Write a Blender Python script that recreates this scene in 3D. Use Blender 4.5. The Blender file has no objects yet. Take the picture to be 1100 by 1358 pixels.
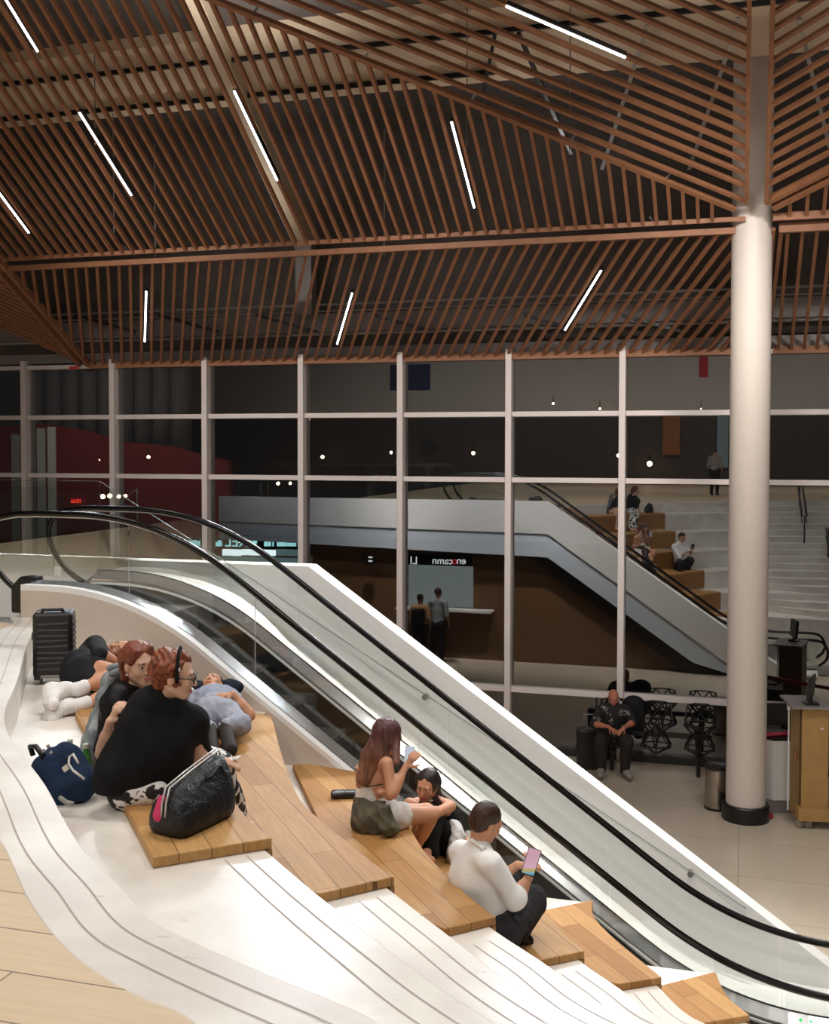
import bpy, bmesh, math, random
import numpy as np
from mathutils import Vector, Matrix, Euler
random.seed(7)
PI = math.pi
scn = bpy.context.scene
COL = scn.collection
# ------------------------------------------------------------------ camera
EYE = 4.95                       # eye height above the lower hall floor
F_PX, YAW, PITCH, ROLL, PYC = 1465.9, 0.28873, 0.03203, 0.00158, 641.2
YF = 17.707                      # glass facade
_c, _s = math.cos(YAW), math.sin(YAW)
FW = Vector((-_s*math.cos(PITCH), _c*math.cos(PITCH), -math.sin(PITCH)))
_r = Vector((_c, _s, 0)); _u = _r.cross(FW)
RT = _r*math.cos(ROLL) + _u*math.sin(ROLL)
UP = _u*math.cos(ROLL) - _r*math.sin(ROLL)
CAM = Vector((0, 0, EYE))
cd = bpy.data.cameras.new('camera'); cam = bpy.data.objects.new('camera', cd); COL.objects.link(cam)
cd.sensor_fit = 'AUTO'; cd.sensor_width = 36.0
cd.lens = F_PX*36.0/1358.0
cd.shift_y = -(679.0-PYC)/1358.0
cd.clip_end = 300
M = Matrix((RT, UP, -FW)).transposed().to_4x4(); M.translation = CAM
cam.matrix_world = M
scn.camera = cam
vs = scn.view_settings
vs.view_transform = 'Standard'; vs.look = 'None'; vs.gamma = 1.0; vs.use_curve_mapping = False
vs.exposure = 0.0

def ray(x, y): return FW + RT*((x-550)/F_PX) - UP*((y-PYC)/F_PX)
def on(x, y, z):                 # point of the view ray at height z (relative to the eye)
    d = ray(x, y); return CAM + d*(z/d.z)
def onY(x, y, Y):
    d = ray(x, y); return CAM + d*(Y/d.y)
def at(x, y, D): return CAM + ray(x, y)*D
def on_plane(x, y, p0, n):
    d = ray(x, y); return CAM + d*((p0-CAM).dot(n)/d.dot(n))
def refl(x, y, D):               # place in the hall whose mirror image in the glass is seen there
    p = at(x, y, D); return Vector((p.x, 2*YF-p.y, p.z))
def reflY(x, y, Y):
    p = onY(x, y, 2*YF-Y); return Vector((p.x, Y, p.z))
# ------------------------------------------------------------------ objects
def tag(o, label=None, cat=None, group=None, kind=None):
    if label: o['label'] = label
    if cat: o['category'] = cat
    if group: o['group'] = group
    if kind: o['kind'] = kind
    return o
def thing(name, loc, label, cat, group=None):
    o = bpy.data.objects.new(name, None); COL.objects.link(o)
    o.empty_display_size = .1; o.location = loc
    return tag(o, label, cat, group)
def structure(name, loc=(0, 0, 0)):
    o = bpy.data.objects.new(name, None); COL.objects.link(o); o.location = loc; o['kind'] = 'structure'; return o
def origin_of(p):
    v = Vector(p.location); 
    return v if p.parent is None else v + origin_of(p.parent)
def link(o, parent):
    COL.objects.link(o)
    if parent is not None:
        o.parent = parent
        o.matrix_parent_inverse = Matrix.Identity(4)
        o.location = -origin_of(parent)
    return o

class MB:
    def __init__(s): s.v = []; s.f = []
    def add(s, vs, fs):
        n = len(s.v); s.v += [tuple(v) for v in vs]; s.f += [tuple(i+n for i in f) for f in fs]; return s
    def hexa(s, p):              # 8 corners: bottom 4 ccw, top 4 ccw
        return s.add(p, [(3, 2, 1, 0), (4, 5, 6, 7), (0, 1, 5, 4), (1, 2, 6, 5), (2, 3, 7, 6), (3, 0, 4, 7)])
    def box(s, x0, x1, y0, y1, z0, z1):
        return s.hexa([(x0, y0, z0), (x1, y0, z0), (x1, y1, z0), (x0, y1, z0), (x0, y0, z1), (x1, y0, z1), (x1, y1, z1), (x0, y1, z1)])
    def obox(s, c, ax, ay, az, sx, sy, sz):   # oriented box, half axes
        c = Vector(c); a, b, d = Vector(ax)*sx, Vector(ay)*sy, Vector(az)*sz
        return s.hexa([c-a-b-d, c+a-b-d, c+a+b-d, c-a+b-d, c-a-b+d, c+a-b+d, c+a+b+d, c-a+b+d])
    def bar(s, p, q, w, h, up=(0, 0, 1)):
        p, q = Vector(p), Vector(q); d = (q-p).normalized(); up = Vector(up)
        sd = d.cross(up)
        if sd.length < 1e-4: sd = d.cross(Vector((1, 0, 0)))
        sd.normalize(); u = sd.cross(d)
        return s.obox((p+q)/2, d, sd, u, (q-p).length/2, w/2, h/2)
    def prism(s, poly, z0, z1):
        n = len(poly)
        a = sum(poly[i][0]*poly[(i+1) % n][1]-poly[(i+1) % n][0]*poly[i][1] for i in range(n))
        if a < 0: poly = poly[::-1]
        vs = [(x[0], x[1], z0) for x in poly]+[(x[0], x[1], z1) for x in poly]
        fs = [tuple(range(n-1, -1, -1)), tuple(range(n, 2*n))]+[(i, (i+1) % n, n+(i+1) % n, n+i) for i in range(n)]
        return s.add(vs, fs)
    def tube(s, pts, r, n=10, ry=None, caps=True, up=None):
        pts = [Vector(p) for p in pts]; m = len(pts)
        rs = r if isinstance(r, (list, tuple)) else [r]*m
        prev = None; vs = []
        for i, p in enumerate(pts):
            d = (pts[min(i+1, m-1)]-pts[max(i-1, 0)]).normalized()
            if up is not None:
                a = d.cross(Vector(up)).normalized()
            elif prev is None:
                a = d.cross(Vector((0, 0, 1)))
                if a.length < .05: a = d.cross(Vector((1, 0, 0)))
                a.normalize()
            else:
                a = (prev-d*prev.dot(d)).normalized()
            prev = a; b = a.cross(d)
            for k in range(n):
                t = 2*PI*k/n
                vs.append(p+a*math.cos(t)*rs[i]+b*math.sin(t)*(rs[i] if ry is None else ry))
        fs = [(i*n+k, i*n+(k+1) % n, (i+1)*n+(k+1) % n, (i+1)*n+k) for i in range(m-1) for k in range(n)]
        if caps: fs += [tuple(range(n-1, -1, -1)), tuple(range((m-1)*n, m*n))]
        return s.add(vs, fs)
    def lathe(s, prof, c=(0, 0, 0), n=32):
        c = Vector(c); vs = []; m = len(prof)
        for r, z in prof:
            for k in range(n):
                t = 2*PI*k/n; vs.append(c+Vector((r*math.cos(t), r*math.sin(t), z)))
        fs = [(i*n+k, i*n+(k+1) % n, (i+1)*n+(k+1) % n, (i+1)*n+k) for i in range(m-1) for k in range(n)]
        fs += [tuple(range(n-1, -1, -1)), tuple(range((m-1)*n, m*n))]
        return s.add(vs, fs)
    def ribbon(s, prof, y0, y1):   # prof: list of (x, ztop, zbot)
        vs = []
        for x, zt, zb in prof: vs += [(x, y0, zt), (x, y1, zt), (x, y1, zb), (x, y0, zb)]
        fs = []
        for i in range(len(prof)-1):
            a, b = 4*i, 4*i+4
            for k in range(4): fs.append((a+k, b+k, b+(k+1) % 4, a+(k+1) % 4))
        fs += [(0, 1, 2, 3), tuple(len(vs)-4+j for j in (3, 2, 1, 0))]
        return s.add(vs, fs)
    def build(s, name, mat, parent=None, bevel=0, smooth=False, seg=2):
        me = bpy.data.meshes.new(name); me.from_pydata(s.v, [], s.f); me.update()
        bm = bmesh.new(); bm.from_mesh(me); bmesh.ops.recalc_face_normals(bm, faces=bm.faces); bm.to_mesh(me); bm.free()
        if mat: me.materials.append(mat)
        o = bpy.data.objects.new(name, me); link(o, parent)
        if smooth:
            me.polygons.foreach_set('use_smooth', [True]*len(me.polygons))
            if smooth != True: me.set_sharp_from_angle(angle=smooth)
        if bevel:
            b = o.modifiers.new('bevel', 'BEVEL'); b.width = bevel; b.segments = seg; b.limit_method = 'ANGLE'; b.angle_limit = math.radians(40)
        return o
# ------------------------------------------------------------------ materials
def srgb(r, g, b):
    f = lambda c: (c/12.92 if c <= .04045 else ((c+.055)/1.055)**2.4)
    return (f(r/255), f(g/255), f(b/255), 1)
class Mat:
    def __init__(s, name, col=(.5, .5, .5, 1), rough=.5, metal=0, spec=.5):
        s.m = bpy.data.materials.new(name); s.m.use_nodes = True; s.nt = s.m.node_tree; s.n = s.nt.nodes; s.l = s.nt.links
        s.b = s.n['Principled BSDF']; s.out = s.n['Material Output']
        s.b.inputs['Base Color'].default_value = col; s.b.inputs['Roughness'].default_value = rough
        s.b.inputs['Metallic'].default_value = metal; s.b.inputs['Specular IOR Level'].default_value = spec
    def node(s, t, **kw):
        n = s.n.new(t)
        for k, v in kw.items():
            if k in n.inputs: n.inputs[k].default_value = v
            else: setattr(n, k, v)
        return n
    def coords(s, scale=(1, 1, 1), rot=(0, 0, 0), src='Object'):
        tc = s.node('ShaderNodeTexCoord'); mp = s.node('ShaderNodeMapping')
        mp.inputs['Scale'].default_value = scale; mp.inputs['Rotation'].default_value = rot
        s.l.new(tc.outputs[src], mp.inputs['Vector']); return mp.outputs[0]
    def noise(s, vec, scale, detail=4, rough=.55):
        n = s.node('ShaderNodeTexNoise'); n.inputs['Scale'].default_value = scale; n.inputs['Detail'].default_value = detail; n.inputs['Roughness'].default_value = rough
        s.l.new(vec, n.inputs['Vector']); return n.outputs['Fac']
    def ramp(s, fac, stops):
        r = s.node('ShaderNodeValToRGB'); e = r.color_ramp.elements
        while len(e) < len(stops): e.new(.5)
        for el, (p, c) in zip(e, stops): el.position = p; el.color = c
        s.l.new(fac, r.inputs['Fac']); return r.outputs['Color']
    def mix(s, fac, a, b, mode='MIX'):
        m = s.node('ShaderNodeMix'); m.data_type = 'RGBA'; m.blend_type = mode
        for sock, v in ((m.inputs[0], fac), (m.inputs[6], a), (m.inputs[7], b)):
            if hasattr(v, 'links'): s.l.new(v, sock)
            else: sock.default_value = v
        return m.outputs[2]
    def color(s, c): s.l.new(c, s.b.inputs['Base Color']); return s
    def bump(s, h, strength=.3, dist=.01):
        b = s.node('ShaderNodeBump'); b.inputs['Strength'].default_value = strength; b.inputs['Distance'].default_value = dist
        s.l.new(h, b.inputs['Height']); s.l.new(b.outputs[0], s.b.inputs['Normal']); return s
def plain(name, col, rough=.5, metal=0, var=.06, scale=14, bump=0, spec=.5):
    m = Mat(name, col, rough, metal, spec); v = m.coords()
    f = m.noise(v, scale)
    lo = tuple(max(0, c*(1-var)) for c in col[:3])+(1,); hi = tuple(min(1, c*(1+var)) for c in col[:3])+(1,)
    m.color(m.ramp(f, [(.3, lo), (.7, hi)]))
    if bump: m.bump(m.noise(v, scale*6), bump, .01)
    return m.m
def emit(name, col, strength):
    m = Mat(name, (0, 0, 0, 1)); m.b.inputs['Emission Color'].default_value = col; m.b.inputs['Emission Strength'].default_value = strength; return m.m
def glass_mat(name, refl_fac, tint=(.9, .95, .93, 1), rough=0.0, fres=True):
    m = Mat(name); m.n.remove(m.b)
    t = m.node('ShaderNodeBsdfTransparent'); t.inputs[0].default_value = tint
    g = m.node('ShaderNodeBsdfGlossy'); g.inputs['Roughness'].default_value = rough
    x = m.node('ShaderNodeMixShader')
    if fres:
        lw = m.node('ShaderNodeFresnel'); lw.inputs[0].default_value = 1.5
        ad = m.node('ShaderNodeMath'); ad.operation = 'ADD'; ad.use_clamp = True; ad.inputs[1].default_value = refl_fac; m.l.new(lw.outputs[0], ad.inputs[0]); m.l.new(ad.outputs[0], x.inputs[0])
    else: x.inputs[0].default_value = refl_fac
    m.l.new(t.outputs[0], x.inputs[1]); m.l.new(g.outputs[0], x.inputs[2]); m.l.new(x.outputs[0], m.out.inputs[0]); return m.m
def planks(name, cols, rot, length, width, gap=.004, rough=.4, grain=.25, spec=.4, off=.37):
    m = Mat(name, rough=rough, spec=spec); v = m.coords(rot=(0, 0, rot))
    b = m.node('ShaderNodeTexBrick'); b.offset = off; b.inputs['Scale'].default_value = 1; b.inputs['Brick Width'].default_value = length; b.inputs['Row Height'].default_value = width
    b.inputs['Mortar Size'].default_value = gap; b.inputs['Mortar Smooth'].default_value = .3; b.inputs['Bias'].default_value = 0
    b.inputs['Color1'].default_value = (0, 0, 0, 1); b.inputs['Color2'].default_value = (1, 1, 1, 1); b.inputs['Mortar'].default_value = (.5, .5, .5, 1)
    m.l.new(v, b.inputs['Vector'])
    mp = m.node('ShaderNodeMapping'); mp.inputs['Scale'].default_value = (1.2, 14, 6); m.l.new(v, mp.inputs[0])
    gr = m.noise(mp.outputs[0], 3.0, 6, .65)
    base = m.ramp(b.outputs['Color'], [(0, cols[0]), (.5, cols[1]), (1, cols[2])])
    dark = tuple(c*.55 for c in cols[0][:3])+(1,)
    gcol = m.mix(m.ramp(gr, [(.42, (grain, grain, grain, 1)), (.62, (0, 0, 0, 1))]), base, dark)
    fin = m.mix(b.outputs['Fac'], gcol, tuple(c*.32 for c in cols[1][:3])+(1,))
    m.color(fin); m.bump(gr, .06, .004); return m.m
def marble(name, c0, c1, vein, rot=0):
    m = Mat(name, rough=.32, spec=.4); v = m.coords()
    f = m.noise(v, 1.6, 6, .6); f2 = m.noise(v, 5.5, 8, .7)
    base = m.ramp(f, [(.35, c0), (.62, c1)])
    mp = m.node('ShaderNodeMapping'); mp.inputs['Rotation'].default_value = (0, 0, .6); mp.inputs['Scale'].default_value = (1, 3, 1); m.l.new(v, mp.inputs[0])
    sp = m.noise(mp.outputs[0], 6.5, 3, .5)
    c2 = m.mix(m.ramp(sp, [(.68, (0, 0, 0, 1)), (.78, (.5, .5, .5, 1))]), base, vein)
    c3 = m.mix(m.ramp(f2, [(.5, (0, 0, 0, 1)), (.8, (.35, .35, .35, 1))]), c2, c1)
    m.color(c3); return m.m

W_ = srgb(232, 228, 224)
MT = dict(
    white=plain('white_paint', srgb(238, 236, 233), .45, var=.015),
    wall_face=plain('wall_paint_warm', srgb(206, 192, 180), .5, var=.02),
    fascia=plain('pale_fascia', srgb(208, 216, 224), .5, var=.02),
    column=plain('column_paint', srgb(222, 210, 200), .45, var=.015),
    mull=plain('mullion_paint', srgb(228, 216, 211), .4, var=.02),
    black=plain('black_plastic', srgb(22, 21, 22), .35, var=.1),
    rubber=plain('handrail_rubber', srgb(14, 13, 13), .16, var=.1),
    steel=plain('brushed_steel', srgb(206, 206, 206), .2, .75, var=.05, scale=4),
    dsteel=plain('dark_steel', srgb(140, 136, 130), .35, .5, var=.1, scale=5),
    skirt=plain('dark_skirt', srgb(58, 56, 54), .3, .5, var=.1),
    slat=plain('slat_wood', srgb(150, 101, 70), .6, var=.14, scale=5),
    marble=marble('marble', srgb(232, 226, 216), srgb(212, 203, 193), srgb(150, 143, 138)),
    groove=plain('groove_inlay', srgb(168, 158, 150), .7),
    oak=planks('oak_boards', [srgb(156, 110, 60), srgb(176, 130, 78), srgb(190, 147, 93)], math.radians(51), 1.3, .145, .0025, .5, .25, .22),
    oak_end=plain('oak_edge', srgb(150, 104, 56), .5, var=.2, scale=30),
    floor_wood=planks('upper_floor_boards', [srgb(204, 180, 148), srgb(214, 190, 158), srgb(222, 200, 170)], 0.0, 1.5, .25, .004, .45, .14),
    facade_glass=glass_mat('facade_glass', .30, (.55, .57, .58, 1), 0, False),
    rail_glass=glass_mat('rail_glass', .02, (.975, .99, .982, 1)),
    dark=plain('dark_roof', srgb(88, 80, 76), .9, var=.15, scale=3),
    beam=plain('pale_beam', srgb(206, 186, 160), .7, var=.04, scale=3),
    pipe=plain('grey_pipe', srgb(146, 138, 136), .5, .3),
    wallwood=planks('wall_wood', [srgb(104, 76, 50), srgb(114, 84, 56), srgb(122, 92, 62)], 0, 2.6, .6, .003, .5, .2),
)
def tile():
    m = Mat('floor_tile', rough=.25, spec=.45); v = m.coords(rot=(0, 0, 0))
    b = m.node('ShaderNodeTexBrick'); b.offset = 0.0; b.inputs['Scale'].default_value = 1; b.inputs['Brick Width'].default_value = 2.4; b.inputs['Row Height'].default_value = 1.2; b.inputs['Mortar Size'].default_value = .004
    b.inputs['Color1'].default_value = srgb(206, 192, 172); b.inputs['Color2'].default_value = srgb(212, 199, 180); b.inputs['Mortar'].default_value = srgb(150, 138, 122)
    m.l.new(v, b.inputs['Vector']); f = m.noise(v, 2.2, 5)
    m.color(m.mix(m.ramp(f, [(.4, (0, 0, 0, 1)), (.7, (.25, .25, .25, 1))]), b.outputs['Color'], srgb(190, 176, 156))); return m.m
MT['tile'] = tile()
# ------------------------------------------------------------------ levels
FLOOR = -EYE
F0 = -1.55
T = lambda k: -(1.81+.4375*(k-1)) if k > 0 else F0
PAD = .05
YW = 8.6                        # escalator side wall
A_ = lambda z: z+EYE            # eye-relative height to world
def P2(lst, z): return [(on(x, y, z).x, on(x, y, z).y) for x, y in lst]
def smooth_line(pts, n=6):      # centripetal Catmull-Rom through plan points
    pts = [Vector(p) for p in pts]; pts = [pts[0]*2-pts[1]]+pts+[pts[-1]*2-pts[-2]]; out = []
    for i in range(1, len(pts)-2):
        p0, p1, p2, p3 = pts[i-1:i+3]
        t0 = 0; t1 = t0+max(1e-4, (p1-p0).length)**.5; t2 = t1+max(1e-4, (p2-p1).length)**.5; t3 = t2+max(1e-4, (p3-p2).length)**.5
        for k in range(n):
            t = t1+(t2-t1)*k/n
            a1 = p0*((t1-t)/(t1-t0))+p1*((t-t0)/(t1-t0)); a2 = p1*((t2-t)/(t2-t1))+p2*((t-t1)/(t2-t1)); a3 = p2*((t3-t)/(t3-t2))+p3*((t-t2)/(t3-t2))
            b1 = a1*((t2-t)/(t2-t0))+a2*((t-t0)/(t2-t0)); b2 = a2*((t3-t)/(t3-t1))+a3*((t-t1)/(t3-t1))
            out.append(b1*((t2-t)/(t2-t1))+b2*((t-t1)/(t2-t1)))
    out.append(pts[-2]); return [tuple(p) for p in out]
def resample(line, n):
    L = [0]
    for a, b in zip(line, line[1:]): L.append(L[-1]+math.dist(a, b))
    out = []; j = 0
    for i in range(n):
        d = L[-1]*i/(n-1)
        while j < len(L)-2 and L[j+1] < d: j += 1
        t = (d-L[j])/max(1e-9, L[j+1]-L[j]); a, b = line[j], line[j+1]
        out.append((a[0]+(b[0]-a[0])*t, a[1]+(b[1]-a[1])*t))
    return out
def offset(line, d):            # towards the upper floor (left of travel direction negative)
    out = []
    for i, p in enumerate(line):
        a = Vector(line[max(0, i-1)]); b = Vector(line[min(len(line)-1, i+1)]); t = (b-a).normalized()
        out.append((p[0]+t.y*d, p[1]-t.x*d))
    return out
# ------------------------------------------------------------------ nosing curves (plan), from the escalator wall to the far right
N = {}
n0 = P2([(58, 808), (38, 850), (22, 905), (6, 945), (12, 975), (60, 1040), (104, 1117), (152, 1167), (200, 1219), (260, 1250), (350, 1289), (460, 1334), (500, 1355)], F0)
N[0] = [(n0[0][0], YW)]+n0+[(.1, 1.75), (1.6, .95), (4, .55), (9, .4)]
n1 = P2([(215, 868), (228, 905), (246, 955), (272, 1010), (318, 1083), (353, 1113)], T(1)+PAD)[1:]
n1 = [(onY(215, 868, YW).x, YW)]+n1[:-1]+P2([(345, 1121), (424, 1188), (520, 1262), (600, 1320)], T(1))
N[1] = n1+[(.2, 2.75), (1.6, 2.1), (4, 1.75), (9, 1.6)]
n2 = P2([(338, 944), (373, 1015), (393, 1062), (420, 1089)], T(2)+PAD)
N[2] = [(n2[0][0], YW)]+n2[1:]+P2([(511, 1175), (590, 1236), (700, 1317)], T(2))+[(.2, 3.75), (1.6, 3.3), (4, 3.05), (9, 2.95)]
n3 = P2([(537, 1096), (563, 1136)], T(3)+PAD)
N[3] = [(-2.95, YW)]+n3+P2([(645, 1225), (721, 1276), (800, 1332)], T(3))+[(.3, 4.85), (1.6, 4.55), (4, 4.35), (9, 4.3)]
N[4] = [(-2.2, YW)]+P2([(716, 1207)], T(4)+PAD)+P2([(764, 1269), (820, 1309), (880, 1350)], T(4))+[(.5, 5.85), (1.8, 5.7), (4, 5.65), (9, 5.6)]
N[5] = [(-1.12, YW)]+P2([(784, 1217)], T(5)+PAD)+P2([(868, 1303), (935, 1357)], T(5))+[(.8, 6.9), (2, 6.9), (4, 6.9), (9, 6.9)]
n6 = P2([(958, 1318), (990, 1347)], T(6)+PAD)
N[6] = [(-.2, YW)]+n6+[(.5, 7.9), (1.2, 8.0), (4, 8.1), (9, 8.1)]
for k in N: N[k] = smooth_line(N[k])
ORD = 'first second third fourth fifth sixth seventh'.split()
# ------------------------------------------------------------------ floors
lo = MB().box(-34, 12, 8.0, YF+.1, -.2, 0).box(-34, 12, -12, 8.0, -.2, 0).build('floor', MT['tile']); lo['kind'] = 'structure'
we = P2([(0, 1115), (41, 1200), (100, 1270), (180, 1320), (258, 1357)], F0)
we0 = P2([(0, 815), (-30, 870), (-75, 960), (-60, 1020), (-30, 1070)], F0)
wood_edge = smooth_line([(-6.15, 8.3)]+[(-5.95, 7.7), (-4.9, 6.2), (-4.2, 5.2), (-3.5, 4.25)]+we+[(-.6, 1.75), (.6, 1.0), (3, .4), (9, .15)])
back = [(9, -16), (-11.5, -16), (-11.5, YW)]
fo = MB().prism(wood_edge+back, A_(F0)-.4, A_(F0)).build('floor_upper', MT['floor_wood']); fo['kind'] = 'structure'
def grooves(name, line, z, parent, d0=.10, d1=.20):
    for d in (d0, d1):
        l = offset(line, d); a = offset(l, -.0026); b = offset(l, .0026)
        m = MB(); n = len(a)
        vs = [(p[0], p[1], z+.0025) for p in a]+[(p[0], p[1], z+.0025) for p in b]
        m.add(vs, [(i, i+1, n+i+1, n+i) for i in range(n-1)]); m.build('groove_line', MT['groove'], parent)
tr = structure('trim_0')
MB().prism(N[0]+wood_edge[::-1], A_(F0)-.26, A_(F0)).build('marble_border', MT['marble'], tr, bevel=.006)
grooves('g', N[0][8:], A_(F0), tr)
M_COUNT = 120
Nr = {k: resample(N[k], M_COUNT) for k in N}
for k in range(1, 7):
    tr = structure('trim_%d' % k)
    poly = N[k]+[(9, -6), (-9, -6), (-9, YW)]
    zb = A_(T(k+1)) if k < 6 else 0.0
    MB().prism(poly, zb, A_(T(k))).build('marble_tier', MT['marble'], tr, bevel=.006)
    i0 = next((i for i, p in enumerate(N[k]) if p[1] < {1: 4.55, 2: 5.3, 3: 5.95, 4: 6.6, 5: 7.35, 6: 7.95}[k]), len(N[k])-12)
    grooves('g', N[k][i0:], A_(T(k)), tr)
for k in range(0, 6):              # the walking steps that fan out between the seating tiers
    tr = structure('trim_%d' % (k+7))
    a, b = Nr[k], Nr[k+1]; drop = (T(k)-T(k+1))
    ns = 2 if k == 0 else 3
    for j in range(1, ns):
        line = []
        for i in range(M_COUNT):
            r = min(1, max(0, (a[i][0]+{0: 1.75, 1: 1.15, 2: .85, 3: .6, 4: .3, 5: 0}[k])/1.3)); r = r*r*(3-2*r)
            t = r*j/ns
            if r > 0: line.append((a[i][0]*(1-t)+b[i][0]*t, a[i][1]*(1-t)+b[i][1]*t))
        src = [a[i] for i in range(M_COUNT) if (a[i][0]+{0: 1.75, 1: 1.15, 2: .85, 3: .6, 4: .3, 5: 0}[k]) > 0]
        MB().prism(line+offset(src, .25)[::-1], A_(T(k+1)), A_(T(k)-drop*j/ns)).build('marble_step', MT['marble'], tr, bevel=.004)
# ------------------------------------------------------------------ oak seat platforms
def inset(line, d): return offset(line, d)
def pad(k, left, right_corner, label, wall_pts=None):
    z0, z1 = A_(T(k)), A_(T(k))+PAD
    nose = []
    for p in N[k]:
        nose.append(p)
        if math.dist(p, right_corner) < .16 or p[1] < right_corner[1]: break
    nose = [p for p in nose if p[1] < YW-.03]
    nose = nose[:-1]+[right_corner]
    outer = offset(nose, -.03)
    poly = outer+left
    t = thing('oak_platform', (sum(p[0] for p in poly)/len(poly), sum(p[1] for p in poly)/len(poly), z0), label, 'bench seat', 'oak seat platforms on the marble tiers')
    MB().prism(poly, z0+.001, z1).build('seat_top', MT['oak'], t, bevel=.006)
    # front board covering the riser under the nosing
    inner = offset(nose, -.004); n = len(outer); zf = A_(T(k+1))+(PAD+.002 if k < 6 else .002)
    vs = [(p[0], p[1], z0) for p in outer]+[(p[0], p[1], z0) for p in inner]+[(p[0], p[1], zf) for p in outer]+[(p[0], p[1], zf) for p in inner]
    fs = []
    for i in range(n-1):
        fs += [(i, i+1, n+i+1, n+i), (2*n+i, 3*n+i, 3*n+i+1, 2*n+i+1), (i, 2*n+i, 2*n+i+1, i+1), (n+i, n+i+1, 3*n+i+1, 3*n+i)]
    fs += [(0, n, 3*n, 2*n), (n-1, 3*n-1, 4*n-1, 2*n-1)]
    MB().add(vs, fs).build('front_board', MT['oak_end'], t)
    return t
cut = lambda k, y0: [p for p in offset(N[k], -.02) if p[1] < YW-.05 and p[1] > y0][::-1]
g = lambda lst, k: P2(lst, T(k)+PAD)
pad(1, g([(203, 1137), (100, 945)], 1)+[(-5.15, 8.45), (-4.9, 8.55)], g([(353, 1113)], 1)[0], 'topmost oak platform with the two seated women and the black bag on it')
l2 = g([(517, 1164), (425, 1185)], 2)
pad(2, [l2[1]]+cut(1, l2[1][1])+[(N[1][0][0]+.1, YW-.06)], l2[0], 'second oak platform from the top, a man in blue-grey lies on it')
l3 = g([(652, 1217), (590, 1232)], 3)
pad(3, [l3[1]]+cut(2, 6.4)+g([(423, 1089), (388, 1014)], 3)+[(-3.45, YW-.08)], l3[0], 'third oak platform down, long-haired woman sits at its edge')
l4 = g([(770, 1262), (718, 1273)], 4)
pad(4, [l4[1]]+cut(3, l4[1][1])+[(N[3][0][0]+.1, YW-.06), (-2.2, YW-.06)], l4[0], 'fourth oak platform down, man in white shirt sits on it')
l5 = g([(873, 1297), (820, 1305)], 5)
pad(5, [l5[1]]+cut(4, l5[1][1])+g([(720, 1207)], 5), l5[0], 'empty fifth oak platform beside the dark escalator skirt')
l6 = g([(990, 1347), (930, 1357)], 6)
pad(6, [l6[1]]+cut(5, l6[1][1])+g([(875, 1307)], 6), l6[0], 'lowest oak platform at the foot of the escalator, bottom right')
# ------------------------------------------------------------------ glass facade
ZT, ZB, ZC, ZA = 1.494, .553, -.513, -3.928
X0, DX = -12.7703, 1.82398
mx = [-12.7703+DX*0]
# mullions measured in the photograph
mxs = [onY(px, 520, YF).x for px in (37, 154, 276, 403, 534, 677, 827)]
step = (mxs[-1]-mxs[0])/6
mxs = [mxs[0]-2*step, mxs[0]-step]+mxs+[mxs[-1]+step*i for i in (1, 2, 3, 4)]
TOPZ = A_(ZT)+.1
for i in range(len(mxs)-1):
    w = structure('window_%d' % (i+1), (mxs[i], YF, 0))
    x0, x1 = mxs[i], mxs[i+1]
    MB().box(x0-.05, x0+.05, YF-.16, YF+.06, 0, TOPZ).build('mullion', MT['mull'], w, bevel=.006)
    for z, h in ((A_(ZB), .04), (A_(ZC), .04), (A_(ZA), .045), (A_(ZT)-.02, .035)):
        MB().box(x0+.05, x1-.05, YF-.09, YF+.05, z-h, z+h).build('transom', MT['mull'], w, bevel=.004)
    MB().box(x0+.05, x1-.05, YF-.1, YF+.05, 0, .12).build('sill', MT['skirt'], w)
    zs = [.12, A_(ZA)-.045, A_(ZA)+.045, A_(ZC)-.04, A_(ZC)+.04, A_(ZB)-.04, A_(ZB)+.04, A_(ZT)-.055]
    for a, b in zip(zs[::2], zs[1::2]):
        m = MB().add([(x0+.05, YF, a), (x1-.05, YF, a), (x1-.05, YF, b), (x0+.05, YF, b)], [(0, 1, 2, 3)]); m.build('pane', MT['facade_glass'], w)
# dark head above the glass and the night outside
hd = MB().box(-16, 10, YF-.05, YF+.25, TOPZ-.05, TOPZ+.12).build('trim_13', MT['pipe']); hd['kind'] = 'structure'
gr = MB().box(-40, 40, YF+.3, 60, -.4, -.2).build('ground', plain('night_paving', srgb(30, 28, 28), .8)); gr['kind'] = 'structure'
# ------------------------------------------------------------------ escalator
SL = .704; CA = 1/math.sqrt(1+SL*SL)
YA, YB = 8.87, 9.85
def profile(zt, zl, x_ref, z_ref, zb, x0, x1, tl=.85, step=.12):
    """flat - incline - flat poly line (x, z) with rounded bends; line z = z_ref - SL*(x-x_ref)"""
    xt = x_ref-(zt-z_ref)/SL; xb = x_ref-(zb-z_ref)/SL
    pts = []
    def bez(ax, az, bx, bz, cx, cz, n=10):
        for i in range(n+1):
            t = i/n; pts.append(((1-t)**2*ax+2*t*(1-t)*bx+t*t*cx, (1-t)**2*az+2*t*(1-t)*bz+t*t*cz))
    pts.append((x0, zt))
    bez(xt-tl, zt, xt, zt, xt+tl*CA, zt-tl*CA*SL)
    n = 8; xa, xe = xt+tl*CA, xb-tl*CA
    for i in range(1, n): x = xa+(xe-xa)*i/n; pts.append((x, z_ref-SL*(x-x_ref)))
    bez(xb-tl*CA, zb+tl*CA*SL, xb, zb, xb+tl, zb)
    pts.append((x1, zb)); return pts
XN, XE = -6.72, 1.6
hr = profile(-.62, 0, -3.6, -1.626, -4.2, XN, XE)
dk = profile(-1.25, 0, -3.6, -1.626-.735, -4.83, -6.3, XE)
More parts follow.
